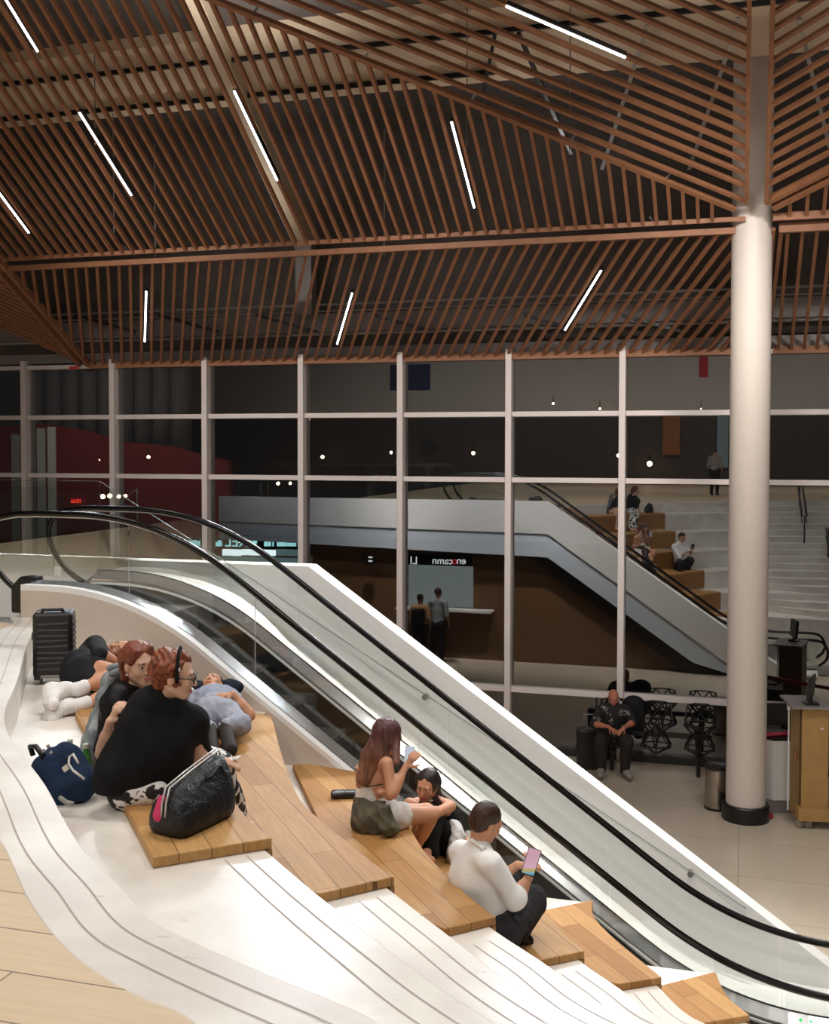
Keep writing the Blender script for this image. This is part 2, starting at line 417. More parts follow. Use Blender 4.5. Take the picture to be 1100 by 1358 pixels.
def zat(pr, x):
    for (a, za), (b, zb) in zip(pr, pr[1:]):
        if a <= x <= b: return za+(zb-za)*(x-a)/max(1e-9, b-a)
    return pr[0][1] if x < pr[0][0] else pr[-1][1]
esc = thing('escalator', (-2.4, 9.36, 0), 'long escalator with glass sides and black handrails running down to the hall', 'escalator')
for Y in (YA, YB):
    newel = [(XN+.35, -1.42), (XN+.12, -1.30), (XN-.06, -1.12), (XN-.145, -.93), (XN-.12, -.76), (XN+.02, -.655)]
    newel2 = [(XE+.12, -4.24), (XE+.22, -4.4), (XE+.2, -4.6), (XE+.05, -4.75)]
    path = [(x, z) for x, z in newel]+[(x+.0, z) for x, z in hr if x > XN+.1]+newel2
    pts = smooth_line(path, 4)
    o = MB().tube([(x, Y, A_(z)) for x, z in pts], .030, 12, ry=.017, up=(0, 1, 0)).build('handrail', MT['rubber'], esc, smooth=True)
    # bright guide strip under the rubber belt
    MB().tube([(x, Y, A_(z)-.024) for x, z in pts[10:-10]], .010, 8).build('handrail_guide', MT['steel'], esc, smooth=True)
    # glass panels, split at the joints seen in the photograph
    cuts = [XN-.1, -5.35, -4.1, -2.6, -1.1, .35, XE+.1]
    for a, b in zip(cuts, cuts[1:]):
        xs = [a+.006+(b-a-.012)*i/10 for i in range(11)]
        MB().ribbon([(x, A_(zat(hr, x))-.04, A_(zat(dk, x))-.02) for x in xs], Y-.006, Y+.006).build('balustrade_glass', MT['rail_glass'], esc)
# decks: near side (white ledge, joint, steel), far side
def strip(name, mat, y0, y1, dz_top, th, x0=-6.3, x1=XE, bevel=0):
    xs = [x for x, _ in dk if x0 < x < x1]; xs = [x0]+xs+[x1]
    return MB().ribbon([(x, A_(zat(dk, x)+dz_top), A_(zat(dk, x)+dz_top-th)) for x in xs], y0, y1).build(name, mat, esc, bevel=bevel)
strip('white_ledge', MT['white'], YW, YW+.085, 0, .05)
strip('joint_line', MT['skirt'], YW+.085, YW+.105, -.006, .04)
def slope_strip(name, mat, y0, z0, y1, z1, th=.02, x0=-6.3):
    xs = [x0]+[x for x, _ in dk if x0 < x < XE]+[XE]; vs = []
    for x in xs:
        z = A_(zat(dk, x)); vs += [(x, y0, z+z0), (x, y1, z+z1), (x, y1, z+z1-th), (x, y0, z+z0-th)]
    fs = []
    for i in range(len(xs)-1):
        a, b = 4*i, 4*i+4
        for k in range(4): fs.append((a+k, b+k, b+(k+1) % 4, a+(k+1) % 4))
    fs += [(0, 1, 2, 3), tuple(len(vs)-4+j for j in (3, 2, 1, 0))]
    return MB().add(vs, fs).build(name, mat, esc)
slope_strip('deck', MT['steel'], YW+.105, .0, YA-.010, .015)
strip('glass_clamp', MT['black'], YA-.009, YA+.009, .008, .06)
slope_strip('deck', MT['dsteel'], YA+.010, .0, YA+.10, -.12)
strip('skirt_panel', MT['skirt'], YA+.10, YA+.115, -.12, .35)
strip('skirt_panel', MT['skirt'], YB-.115, YB-.10, -.12, .4)
strip('skirt_light', MT['white'], YB-.125, YB-.10, -.105, .02)
slope_strip('deck', MT['steel'], YB-.105, -.075, YB-.010, .0)
strip('glass_clamp', MT['black'], YB-.009, YB+.009, .008, .06)
strip('deck', MT['white'], YB+.012, 10.43, -.02, .05)
# steps
for i in range(15):
    x = -5.1+i*.40; z = zat(dk, x+.2)-.36
    m = MB().box(x, x+.41, YA+.12, YB-.12, A_(z)-.28, A_(z))
    st = m.build('step', MT['skirt'], esc)
    gm = MB()
    for q in range(12): gm.box(x+.03*q+.01, x+.03*q+.02, YA+.13, YB-.13, A_(z)+.0005, A_(z)+.008)
    gm.build('tread_ribs', MT['dsteel'], st)
MB().box(-6.6, -5.1, YA+.12, YB-.12, A_(F0)-.2, A_(F0)+.01).build('landing_plate', MT['dsteel'], esc)
MB().box(.85, 2.6, YA-.1, YB+.12, .004, .03).build('landing_plate', MT['dsteel'], esc)
# side walls and underside
xs = [-6.3]+[x for x, _ in dk if -6.3 < x]+[]
MB().ribbon([(x, A_(zat(dk, x))-.05, max(.0, A_(zat(dk, x))-1.5)) for x in xs if x < 1.0], YW, YW+.1).build('side_wall', MT['wall_face'], esc)
MB().ribbon([(x, max(.05, A_(zat(dk, x))-.5), max(.0, A_(zat(dk, x))-.9)) for x in xs if x < 1.3], YW+.1, 10.43).build('truss', MT['skirt'], esc)
MB().ribbon([(-6.55, A_(-1.3), A_(F0)+.002), (-6.45, A_(-1.2), A_(F0)+.002), (-6.3, A_(-1.2), A_(F0)+.002)], YA-.08, YA+.08).build('handrail_inlet', MT['black'], esc, bevel=.02)
MB().ribbon([(-6.45, A_(-1.38), A_(F0)+.002), (-6.3, A_(-1.28), A_(F0)+.002), (-6.1, A_(-1.26), A_(F0)+.002)], YB-.06, YB+.06).build('handrail_inlet', MT['dsteel'], esc, bevel=.02)
sp_ = onY(76, 758, YB-.06)
MB().box(sp_.x-.04, sp_.x+.04, YB-.06, YB-.045, sp_.z-.05, sp_.z+.05).build('sign_plate', MT['white'], esc, bevel=.004)
# small green direction light and red sign on the lower end
gp_ = onY(1069, 1353, YB-.13); GL = emit('green_led', srgb(30, 220, 120), 1.2)
for s in (-1, 1):
    cx = gp_.x+s*.03; yy = YB-.14
    MB().add([(cx+s*.03, yy, gp_.z), (cx, yy, gp_.z+.018), (cx, yy, gp_.z-.018), (cx+s*.03, yy+.004, gp_.z), (cx, yy+.004, gp_.z+.018), (cx, yy+.004, gp_.z-.018)], [(0, 1, 2), (5, 4, 3), (0, 3, 4, 1), (1, 4, 5, 2), (2, 5, 3, 0)]).build('direction_arrow', GL, esc)
MB().box(.98, 1.12, YB-.008, YB-.0065, A_(-4.62), A_(-4.48)).build('sign_sticker', plain('red_sticker', srgb(196, 120, 110), .5), esc)
# white parapet on the far side, and the fascia that the mirror image shows
PT = -1.20
def ptop(x): return PT if x < -4.22 else PT-.688*(x+4.22)
par = structure('wall_parapet', (-4, 10.5, 0))
xs = [reflY(290, 690, 10.65).x, -4.22, -3, -2, -1, 0, .9]
MB().ribbon([(x, A_(ptop(x)), A_(ptop(x))-.62-(.12 if x > -4.3 else 0)) for x in xs], 10.43, 10.65).build('parapet', MT['white'], par, bevel=.004)
MB().ribbon([(x, A_(ptop(x))-.62-(.12 if x > -4.3 else 0), max(.0, A_(ptop(x))-1.05-(.22 if x > -4.3 else 0))) for x in xs], 10.48, 10.62).build('fascia', MT['fascia'], par)
for px, py in ((563, 925), (916, 1160)):
    p = onY(px, py, 10.36); MB().tube([p, p+Vector((0, .07, 0))], .028, 14).build('glass_fixing', MT['dsteel'], par, smooth=.6)
# glass guard standing inside the parapet
gp = [onY(0, 636, 10.37), onY(132, 638, 10.37), onY(330, 765, 10.37), onY(563, 920, 10.37), onY(916, 1155, 10.37), onY(990, 1205, 10.37)]
gd = thing('glass_guard', (-5, 10.37, A_(F0)), 'clear glass guard panels fixed inside the white parapet beside the escalator', 'glass guard')
line = [(-11.2, gp[1].z)]+[(p.x, p.z) for p in gp[1:]]
for (xa, za), (xb, zb) in zip(line, line[1:]):
    MB().ribbon([(xa+.004, za, min(za-.01, A_(ptop(xa))-.1)), (xb-.004, zb, min(zb-.01, A_(ptop(xb))-.1))], 10.364, 10.376).build('glass_panel', MT['rail_glass'], gd)
edge = glass_mat('glass_edge', .25, (.75, .85, .82, 1), .2)
e1 = MB(); 
for (xa, za), (xb, zb) in zip(line, line[1:]): e1.bar((xa, 10.37, za), (xb, 10.37, zb), .014, .005)
e1.build('polished_edge', edge, gd)
pa, pb = onY(0, 647, 10.6), onY(184, 648, 10.6)
g2 = thing('glass_guard', (-7, 10.58, A_(PT)), 'clear glass pane standing on the level parapet, at far left', 'glass guard')
MB().box(-11.3, pb.x, 10.575, 10.587, A_(PT)+.002, pb.z).build('glass_panel', MT['rail_glass'], g2)
MB().box(pb.x-.008, pb.x, 10.57, 10.585, A_(PT)+.003, pb.z+.001).bar((pb.x-.006, 10.58, pb.z), tuple(onY(150, 675, 10.58)), .014, .004).build('polished_edge', edge, g2)
# ------------------------------------------------------------------ slatted timber ceiling
YR = 15.2
SB = .644
pA = onY(500, 331, YR)                       # lower edge of the ridge beam
pF = onY(605, 474, YF-.05)
nA = Vector((0, (pF-pA).z, -(pF-pA).y)).normalized()
pB = onY(500, 317, YR-.16)
dB = Vector((0, -1, SB)).normalized(); nB = Vector((0, SB, 1)).normalized()
onA = lambda x, y: on_plane(x, y, pA, nA)
onB = lambda x, y: on_plane(x, y, pB, nB)
SW, SH = .044, .062
def interp(v0, v1, n): return [v0+(v1-v0)*i/(n-1) for i in range(n)]
def panel(label, pos): return thing('slat_panel', pos, label, 'ceiling panel', 'slatted timber ceiling panels')
def slats(lines, up, parent):
    m = MB()
    for a, b in lines: m.bar(a, b, SW, SH, up)
    return m.build('slats', MT['slat'], parent)
# lower band (A): from the glass up to the ridge beam
tx = [onY(15.4, 346, YR).x, onY(975, 291, YR).x]; nA_s = 58
t0, t1 = tx; pitch = (t1-t0)/(nA_s-1)
b10 = onA(160.7, 482).x; b57 = onA(851, 467).x; bp = (b57-b10)/47
def zA(y): return pA.z+(pF.z-pA.z)*(y-pA.y)/(pF.y-pA.y)
cb0, cb1 = onA(0, 345), onA(118, 483)        # beam between A and the corner panel
def clip_left(a, b):                          # keep the part right of the corner beam
    d = (cb1.x-cb0.x, cb1.y-cb0.y)
    side = lambda p: d[1]*(p.x-cb0.x)-d[0]*(p.y-cb0.y)
    sa, sb = side(a), side(b)
    return a, b, sa, sb
pnA = panel('long slatted band rising from the top of the glass wall to the ridge beam', (0, 16.4, zA(16.4)))
L = []
for i in range(-2, nA_s+14):
    a = Vector((t0+pitch*i, pA.y, pA.z)); xb = b10+bp*(i-10); b = Vector((xb, pF.y, pF.z))
    a, b, sa, sb = clip_left(a, b)
    if sa > 0 and sb > 0: pass
    if sa < 0 and sb < 0: continue
    if sa*sb < 0:
        t = sa/(sa-sb); m_ = a+(b-a)*t
        if sa < 0: a = m_
        else: b = m_
    if a.x > -.02:
        if b.x > -.1: continue
        t = (a.x+.02)/(a.x-b.x); a = a+(b-a)*t
    L.append((a, b))
slats(L, nA, pnA)
fr = MB(); off = nA*0
fr.bar((cb0.x-.1, pA.y, pA.z), (.05, pA.y, pA.z), .08, .08).bar((cb1.x, pF.y-.02, pF.z), (-.1, pF.y-.02, pF.z), .06, .11)
fr.bar(cb0, cb1, .06, .12, nA); fr.build('frame', MT['slat'], pnA)
# band right of the column
pnA2 = panel('slatted band along the glass to the right of the column', (2, 16.4, zA(16.4)))
xa = onY(1046, 295, YR).x; dxp = onY(1065.5, 295, YR).x-xa; xb = onA(1033, 460).x; dxb = onA(1050, 460).x-xb
L = []
for i in range(-2, 22): L.append((Vector((xa+dxp*i, pA.y, pA.z)), Vector((xb+dxb*i, pF.y, pF.z))))
slats(L, nA, pnA2)
MB().bar((.42, pA.y, pA.z), (6.5, pA.y, pA.z), .1, .12).bar((.42, pF.y-.02, pF.z), (6.5, pF.y-.02, pF.z), .06, .11).bar((.45, pA.y, pA.z), (.33, pF.y, pF.z), .05, .1, nA).build('frame', MT['slat'], pnA2)
# corner panel (lower left): slats run almost along the glass
pnE = panel('slatted corner panel at the far left, slats almost parallel to the glass', (-8, 16.6, zA(16.6)))
c0, c1 = onA(-12, 347), onA(106, 483); ed = onA(100, 455)-onA(0, 410); ed.normalize()
L = []
for i in range(1, 17):
    p = c0+(c1-c0)*(i/17); q = p-ed*3.2
    if q.y < pA.y-1.2: pass
    L.append((p, q))
slats(L, nA, pnE)
MB().bar(c0, c1, .06, .12, nA).build('frame', MT['slat'], pnE)
# sloping field (B): from the ridge up towards the hall, cut by the diagonal beam
g0, g1 = onB(975, 277), onB(285, 0)
gd_ = (g1-g0); 
def diagY(x):  t = (x-g0.x)/(g1.x-g0.x); return g0.y+(g1.y-g0.y)*t
pnB = panel('large sloping slatted field left of the diagonal beam', (-5, 12.5, pB.z+1.6))
xs0, xs1 = onB(2.5, 339).x, onB(945, 285).x; nB_s = 62
L = []; YEND = 7.4
zB = lambda y: pB.z+SB*(pB.y-y)
pitchB = (xs1-xs0)/(nB_s-1)
for i in range(-14, nB_s):
    x = xs0+pitchB*i
    ye = max(YEND, diagY(x)) if x > g1.x-2.5 else YEND
    if ye > pB.y-.1: continue
    L.append((Vector((x, pB.y, pB.z)), Vector((x, ye, zB(ye)))))
slats(L, nB, pnB)
gx = g1.x-1.2; ge = Vector((gx, diagY(gx), zB(diagY(gx))))
MB().bar((xs0-3.5, pB.y, pB.z), (.0, pB.y, pB.z), .035, .06).bar(g0, ge, .06, .07, nB).build('frame', MT['slat'], pnB)
# field C: slats parallel to the diagonal, ending at the column slot
pnC = panel('slatted field above the diagonal beam, slats ending at the column slot', (-2, 12, pB.z+1.7))
dg = (ge-g0).normalized()
ec = onB(991, 267); ec2 = Vector((ec.x, 8.0, zB(8.0)))
ys = [21.6, 45, 66, 88, 105, 124, 144, 162, 181, 199, 215, 230, 247]
Yc = [onB(989, y).y for y in ys]; pc = (Yc[-1]-Yc[0])/(len(Yc)-1)
L = []
y = Yc[-1]
while y > 7.2:
    p = Vector((ec.x, y, zB(y))); q = p+dg*7.5; L.append((p, q)); y -= pc
slats(L, nB, pnC)
s2 = Vector((ec.x, ec.y, zB(ec.y)))
MB().bar(s2, ec2, .05, .11, nB).bar(s2, s2+dg*9, .04, .06, nB).build('frame', MT['slat'], pnC)
# field D and triangle right of the column: mirror of B and C
pnD = panel('slatted field right of the column slot, slats rising to the right', (2, 12, pB.z+1.7))
dm = Vector((-dg.x, dg.y, dg.z)); ed_ = onB(1017, 267)
L = []; y = Yc[-1]
while y > 7.2:
    p = Vector((ed_.x, y, zB(y))); L.append((p, p+dm*5)); y -= pc
slats(L, nB, pnD)
s3 = Vector((ed_.x, ed_.y, zB(ed_.y)))
MB().bar(s3, Vector((ed_.x, 8, zB(8))), .05, .13, nB).bar(s3, s3+dm*6, .05, .12, nB).build('frame', MT['slat'], pnD)
pnT = panel('slatted triangle beside the column on the right, above the ridge', (2.5, 14.5, pB.z+.4))
h0 = onB(1026, 274); L = []
for i in range(1, 20):
    x = h0.x+pitchB*1.15*i; ye = h0.y+dm.y/dm.x*(x-h0.x)
    L.append((Vector((x, pB.y, pB.z)), Vector((x, ye, zB(ye)))))
slats(L, nB, pnT)
MB().bar((h0.x, pB.y, pB.z), (6.5, pB.y, pB.z), .06, .10).bar(h0, h0+dm*6.5, .07, .12, nB).build('frame', MT['slat'], pnT)
# short steel hangers in the open joints
hm = 0
for px, py in ((52, 337), (167, 331), (258, 328), (370, 322), (480, 316), (603, 309), (728, 301), (865, 292)):
    a = onY(px-3, py-5, YR-.1); b = onY(px+3, py+4, YR-.02)
    MB().bar(a, b, .02, .02).build('hanger', MT['steel'], pnA)
for px, py in ((340, 12), (488, 70), (628, 128), (760, 182), (887, 232)):
    a = onB(px+4, py-6); b = onB(px-3, py+5); MB().bar(a, b, .02, .02).build('hanger', MT['steel'], pnB)
# ------------------------------------------------------------------ LED lines
LED = emit('led_white', (1, .97, .93, 1), 9)
def led(p, q, n, label):
    n = n.copy(); 
    if n.z > 0: n = -n
    mid = (p+q)/2
    t = thing('linear_light', mid, label, 'ceiling light', 'linear ceiling lights')
    MB().bar(p-n*.03, q-n*.03, .05, .07, n).build('housing', MT['black'], t)
    MB().bar(p+n*.012, q+n*.012, .024, .012, n).build('diffuser', LED, t)
B_ = [((8, -8), (52, 64), 'linear light at the top left corner'), ((107, 145), (176, 255), 'linear light in the left slats above the two small tail slats'),
      ((312, 116), (369, 235), 'linear light beside the pale sloping roof beam'), ((600, 157), (630, 271), 'linear light nearly upright, just below the diagonal beam'),
      ((-14, 232), (40, 305), 'linear light cut by the left edge of the photo')]
for a, b, l in B_: led(onB(*a)-nB*.05, onB(*b)-nB*.05, nB, l)
led(onB(672, 5)-nB*.03, onB(830, 73)-nB*.03, nB, 'longest linear light, in the field above the diagonal beam')
for a, b, l in [((195, 383), (193, 450), 'upright linear light in the lower band at left'), ((468, 385), (448, 453), 'slightly tilted linear light in the middle of the lower band'),
                ((798, 355), (750, 434), 'steeply tilted linear light in the lower band near the column')]:
    led(onA(*a)-nA*(.04 if nA.z > 0 else -.04), onA(*b)-nA*(.04 if nA.z > 0 else -.04), nA, l)
# ------------------------------------------------------------------ roof above the slats
UPO = 1.5
roof = structure('ceiling', (0, 10, 10))
def zRoof(y): return zB(y)+2.0
MB().hexa([(-22, -14, zB(2)+2.2), (16, -14, zB(2)+2.2), (16, 2, zB(2)+2.2), (-22, 2, zB(2)+2.2), (-22, -14, zB(2)+2.5), (16, -14, zB(2)+2.5), (16, 2, zB(2)+2.5), (-22, 2, zB(2)+2.5)]).build('roof_deck', MT['dark'], roof)
MB().hexa([(-22, 2, zRoof(2)), (16, 2, zRoof(2)), (16, 14, zRoof(14)), (-22, 14, zRoof(14)), (-22, 2, zRoof(2)+.3), (16, 2, zRoof(2)+.3), (16, 14, zRoof(14)+.3), (-22, 14, zRoof(14)+.3)]).build('roof_deck', MT['dark'], roof)
zb2 = zRoof(14)
MB().hexa([(-22, 14, zb2), (16, 14, zb2), (16, YF+.2, zb2), (-22, YF+.2, zb2), (-22, 14, zb2+.3), (16, 14, zb2+.3), (16, YF+.2, zb2+.3), (-22, YF+.2, zb2+.3)]).build('roof_deck', MT['dark'], roof)
MB().box(-22, 16, YF+.02, YF+.2, TOPZ, zb2+.3).build('head_wall', MT['dark'], roof)
pR = pB+nB*1.55; onR = lambda x, y: on_plane(x, y, pR, nB)
# wide pale beam along the hall and the sloping pale rib
ya, yb = onR(140, 69), onR(140, 157)
yb.y, ya.y
def slab(y1, y2, dz, th, x0, x1, mat, name):
    z = lambda y: zB(y)+1.55/nB.z+dz
    return MB().hexa([(x0, y1, z(y1)), (x1, y1, z(y1)), (x1, y2, z(y2)), (x0, y2, z(y2)), (x0, y1, z(y1)+th), (x1, y1, z(y1)+th), (x1, y2, z(y2)+th), (x0, y2, z(y2)+th)]).build(name, mat, roof)
slab(ya.y, yb.y, 0, .25, -20, 14, MT['beam'], 'roof_beam')
yc, yd = onR(800, -30), onR(800, 66)
for px, py in ((140, 92), (140, 140)):
    p = onR(px, py); MB().bar((-20, p.y, p.z-.06), (-3.2 if py > 100 else 14, p.y, p.z-.06), .05, .06).build('conduit', MT['black'], roof)
ra, rb = onR(262, 0), onR(405, 318)
MB().bar(ra+Vector((0, 0, -.02))+dB*4, rb+Vector((0, 0, -.02)), .3, .3, nB).build('roof_rib', MT['beam'], roof)
rq = onY(404, 318, rb.y)
MB().bar(rb, (rb.x+.02, rb.y, A_(2.2)), .28, .22, (0, 1, 0)).build('roof_post', MT['pipe'], roof)
# service band just inside the glass head: pale fascia, pipes and slanting ducts
q0, q1 = onY(300, 443, YF-.35), onY(300, 420, YF-.35)
MB().box(-20, 14, YF-.3, YF-.1, q0.z, q1.z).build('service_fascia', MT['pipe'], roof)
for px, py, r in ((300, 447, .025), (640, 396, .02), (640, 405, .018)):
    p = onY(px, py, YF-.45); MB().tube([(-20, p.y, p.z), (14, p.y, p.z)], r, 8).build('pipe', MT['pipe'], roof)
for px in (105, 215, 345, 500, 700, 830):
    a, b = onY(px-5, 418, YF-.6), onY(px+75, 440, YF-.4); MB().bar(a, b, .06, .05).build('duct', MT['black'], roof)
# thin hanging rods
for px, y0, y1 in ((125, 10, 180), (150, 150, 330), (205, 190, 330), (620, 0, 130), (757, 0, 150), (510, 170, 330)):
    a, b = onR(px, y0), onB(px, min(y1, 300)); MB().tube([a, (a.x, a.y, zB(a.y))], .008, 6).build('hanger_rod', MT['pipe'], roof)
for a, b in (((560+100, 28), (640, 130)), ((690, 30), (760, 190)), ((860, 20), (800, 210)), ((980, 10), (915, 210)), ((1060, 10), (1100, 180))):
    p, q = onR(*a), onR(*b); MB().bar(p-nB*.2, q-nB*.2, .05, .05, nB).build('brace', MT['black'] if a[0] < 850 else MT['steel'], roof)
# ------------------------------------------------------------------ column
cp = on(989, 1080, FLOOR); CX, CY = .085, 15.32
col = thing('column', (CX, CY, 0), 'tall round white column with a black foot', 'column')
MB().lathe([(.258, .2), (.258, 14)], (CX, CY, 0), 48).build('shaft', MT['column'], col, smooth=.6)
MB().lathe([(.31, 0), (.31, .2), (.30, .215), (.255, .215)], (CX, CY, 0), 48).build('foot', MT['black'], col, smooth=.5)
# ------------------------------------------------------------------ the hall that the night glass mirrors
zw = lambda px, py, Y: reflY(px, py, Y).z
# upper floor back wall
YBK = -13
bw = structure('wall_back', (0, YBK, 0))
gw = plain('back_wall_grey', srgb(196, 188, 180), .7); dw = plain('back_wall_brown', srgb(58, 44, 36), .6)
zt = reflY(600, 554, YBK).z
MB().box(-30, 16, YBK-.2, YBK, zt, 12).build('upper_wall', gw, bw)
MB().box(-30, 16, YBK-.2, YBK-.02, A_(F0), zt).build('lower_wall', dw, bw)
def rbox(px0, py0, px1, py1, Y, th, name, mat, parent, pull=0):
    a, b = reflY(px0, py0, Y), reflY(px1, py1, Y)
    return MB().box(min(a.x, b.x), max(a.x, b.x), Y, Y+th, min(a.z, b.z), max(a.z, b.z)).build(name, mat, parent)
bn = rbox(518, 484, 571, 517, YBK+.02, .05, 'banner', plain('navy_cloth', srgb(40, 44, 96), .8), None); tag(bn, 'dark blue banner on the grey back wall, seen mirrored in the glass', 'banner')
bn = rbox(928, 468, 939, 500, YBK+.02, .05, 'banner', plain('red_cloth', srgb(190, 40, 56), .8), None); tag(bn, 'narrow red banner on the grey back wall, seen mirrored in the glass', 'banner')
oc = rbox(880, 552, 902, 603, YBK+.05, .2, 'alcove', emit('orange_alcove', srgb(220, 120, 20), .25), bw)
rbox(952, 552, 966, 620, YBK+.05, .1, 'lit_panel', emit('pale_panel', srgb(170, 190, 190), .35), bw)
em_ = reflY(568, 592, YBK+.03); ed2 = thing('wall_emblem', em_, 'dark round emblem on the brown back wall, seen mirrored', 'emblem')
MB().tube([em_, em_+Vector((0, .06, 0))], .34, 28).build('disc', plain('emblem_dark', srgb(26, 24, 28), .6), ed2, smooth=.6)
WARM = emit('warm_lamp', srgb(255, 225, 180), 30)
for px, py, r in ((197, 606, 5), (162, 612, 3), (158, 604, 2), (132, 610, 2), (40, 599, 2), (428, 606, 5), (519, 600, 4), (528, 612, 4), (628, 601, 5), (820, 604, 4), (862, 615, 7), (764, 652, 2), (369, 641, 5), (385, 641, 4), (410, 556, 3), (734, 535, 3), (796, 542, 3), (930, 542, 2)):
    yl = 2.2 if px < 300 else YBK+1.0; p = reflY(px, py, yl); rad = r/1466*(2*YF-yl)*.5
    lm = thing('wall_lamp', p, 'small bright lamp in the far hall, seen as a point in the dark glass', 'lamp', 'far lamps mirrored in the glass')
    MB().lathe([(rad*.2, -rad), (rad*.8, -rad*.6), (rad, 0), (rad*.8, rad*.6), (rad*.2, rad)], p, 12).build('bulb', WARM, lm, smooth=True)
    MB().lathe([(rad*.5, rad), (rad*.3, rad+.3)], p, 8).build('stem', MT['black'], lm)
# red curving wall at the far left with grey drapes above
red = plain('red_wall', srgb(120, 26, 30), .6)
pts = [(-80, 572), (52, 562), (110, 570), (160, 586), (230, 592), (270, 605), (303, 612), (304, 650)]
YRD = 1.0
wr = structure('wall_red', (reflY(150, 600, YRD).x, YRD, 0))
top = [reflY(x, y, YRD) for x, y in pts]; zbot = 0.0
m = MB(); n = len(top)
m.add([(p.x, YRD, p.z) for p in top]+[(p.x, YRD, zbot) for p in top]+[(p.x, YRD-.3, p.z) for p in top]+[(p.x, YRD-.3, zbot) for p in top],
      [(i, i+1, n+i+1, n+i) for i in range(n-1)]+[(2*n+i, 3*n+i, 3*n+i+1, 2*n+i+1) for i in range(n-1)]+[(i, 2*n+i, 2*n+i+1, i+1) for i in range(n-1)]+[(0, n, 3*n, 2*n), (n-1, 3*n-1, 4*n-1, 2*n-1)])
m.build('red_panel', red, wr)
for px in (60, 75):
    pass
rbox(50, 568, 62, 760, YRD+.02, .06, 'door_post', plain('pale_post', srgb(190, 192, 180), .5), wr)
rbox(64, 566, 76, 760, YRD+.02, .06, 'door_post', plain('pale_post_b', srgb(210, 212, 198), .5), wr)
rbox(16, 576, 28, 760, YRD+.02, .06, 'door_post', plain('pale_post_c', srgb(160, 160, 150), .5), wr)
drape = plain('grey_drape', srgb(120, 116, 114), .7)
dr = structure('trim_14', (reflY(200, 520, YRD-2).x, YRD-2, 0))
for i, px in enumerate(range(48, 260, 24)):
    p = reflY(px, 560, YRD-1.2); MB().tube([(p.x, p.y, A_(-.4)), (p.x+.1, p.y, 12)], .38, 14).build('drape', drape, dr, smooth=True)
# wall under the stairs with kiosk, shop signs
YU = 10.3
wu = structure('wall_hall', (-4, YU, 0))
def utop(x): return max(.02, A_(ptop(x))-1.15-(.22 if x > -4.3 else 0))
kx0, kx1 = reflY(540, 780, YU).x, reflY(628, 780, YU).x; kz0, kz1 = reflY(600, 806, YU).z, reflY(600, 750, YU).z
wl = reflY(415, 780, YU).x
wb = MB()
def wseg(xa, xb, lo=None, hi=None):
    n = 8
    pr = [(xa+(xb-xa)*i/n, utop(xa+(xb-xa)*i/n) if hi is None else hi, 0 if lo is None else lo) for i in range(n+1)]
    wb.ribbon(pr, YU-.2, YU)
wseg(wl, kx0); wseg(kx0, kx1, 0, kz0); wseg(kx0, kx1, kz1, None); wseg(kx1, -4.22); wseg(-4.22, .8)
wb.build('wall_panels', MT['wallwood'], wu)
MB().box(-12, 1.5, YU-2.4, YU-2.3, 0, .3).build('back_panel', MT['dark'], wu)
rk = MB().box(kx0, kx1, YU-.19, YU-.12, kz0, kz1).build('kiosk_back', emit('kiosk_glow', srgb(190, 205, 200), .7), wu)
MB().box(kx0-.2, kx1+.5, YU-.1, YU+.35, kz0-.05, kz0).build('counter', MT['white'], wu)
sg = thing('shop_sign', reflY(580, 743, YU+.05), 'black sign with white letters over the kiosk window, seen mirrored', 'sign')
rbox(540, 735, 627, 751, YU+.02, .05, 'sign_board', MT['black'], sg)
def text(body, loc, size, mat, parent, rot=(PI/2, 0, PI), name='lettering'):
    cu = bpy.data.curves.new(name, 'FONT'); cu.body = body; cu.size = size; cu.extrude = .004; cu.align_x = 'CENTER'
    o = bpy.data.objects.new(name, cu); cu.materials.append(mat); COL.objects.link(o); o.rotation_euler = rot
    o.location = Vector(loc); bpy.context.view_layer.update()
    dg_ = bpy.context.evaluated_depsgraph_get(); me = bpy.data.meshes.new_from_object(o.evaluated_get(dg_)); me.transform(o.matrix_world)
    bpy.data.objects.remove(o); o2 = bpy.data.objects.new(name, me)
    return link(o2, parent)
WL = emit('sign_white', (.95, 1, 1, 1), 2.2); RL = emit('sign_red', srgb(240, 60, 70), 2)
text('camn', reflY(587, 748, YU+.08), .24, WL, sg); text('o', reflY(603, 748, YU+.08), .24, RL, sg); text('en', reflY(612, 748, YU+.08), .24, WL, sg)
text('LI', reflY(549, 748, YU+.08), .26, WL, sg)
sd_ = thing('hanging_sign', reflY(490, 741, YU+.3), 'small dark square sign left of the kiosk sign, seen mirrored', 'sign')
rbox(485, 735, 497, 749, YU+.3, .06, 'sign_board', MT['black'], sd_)
rbox(489, 738, 494, 740, YU+.36, .01, 'bar_mark', WL, sd_); rbox(489, 743, 494, 745, YU+.36, .01, 'bar_mark', WL, sd_)
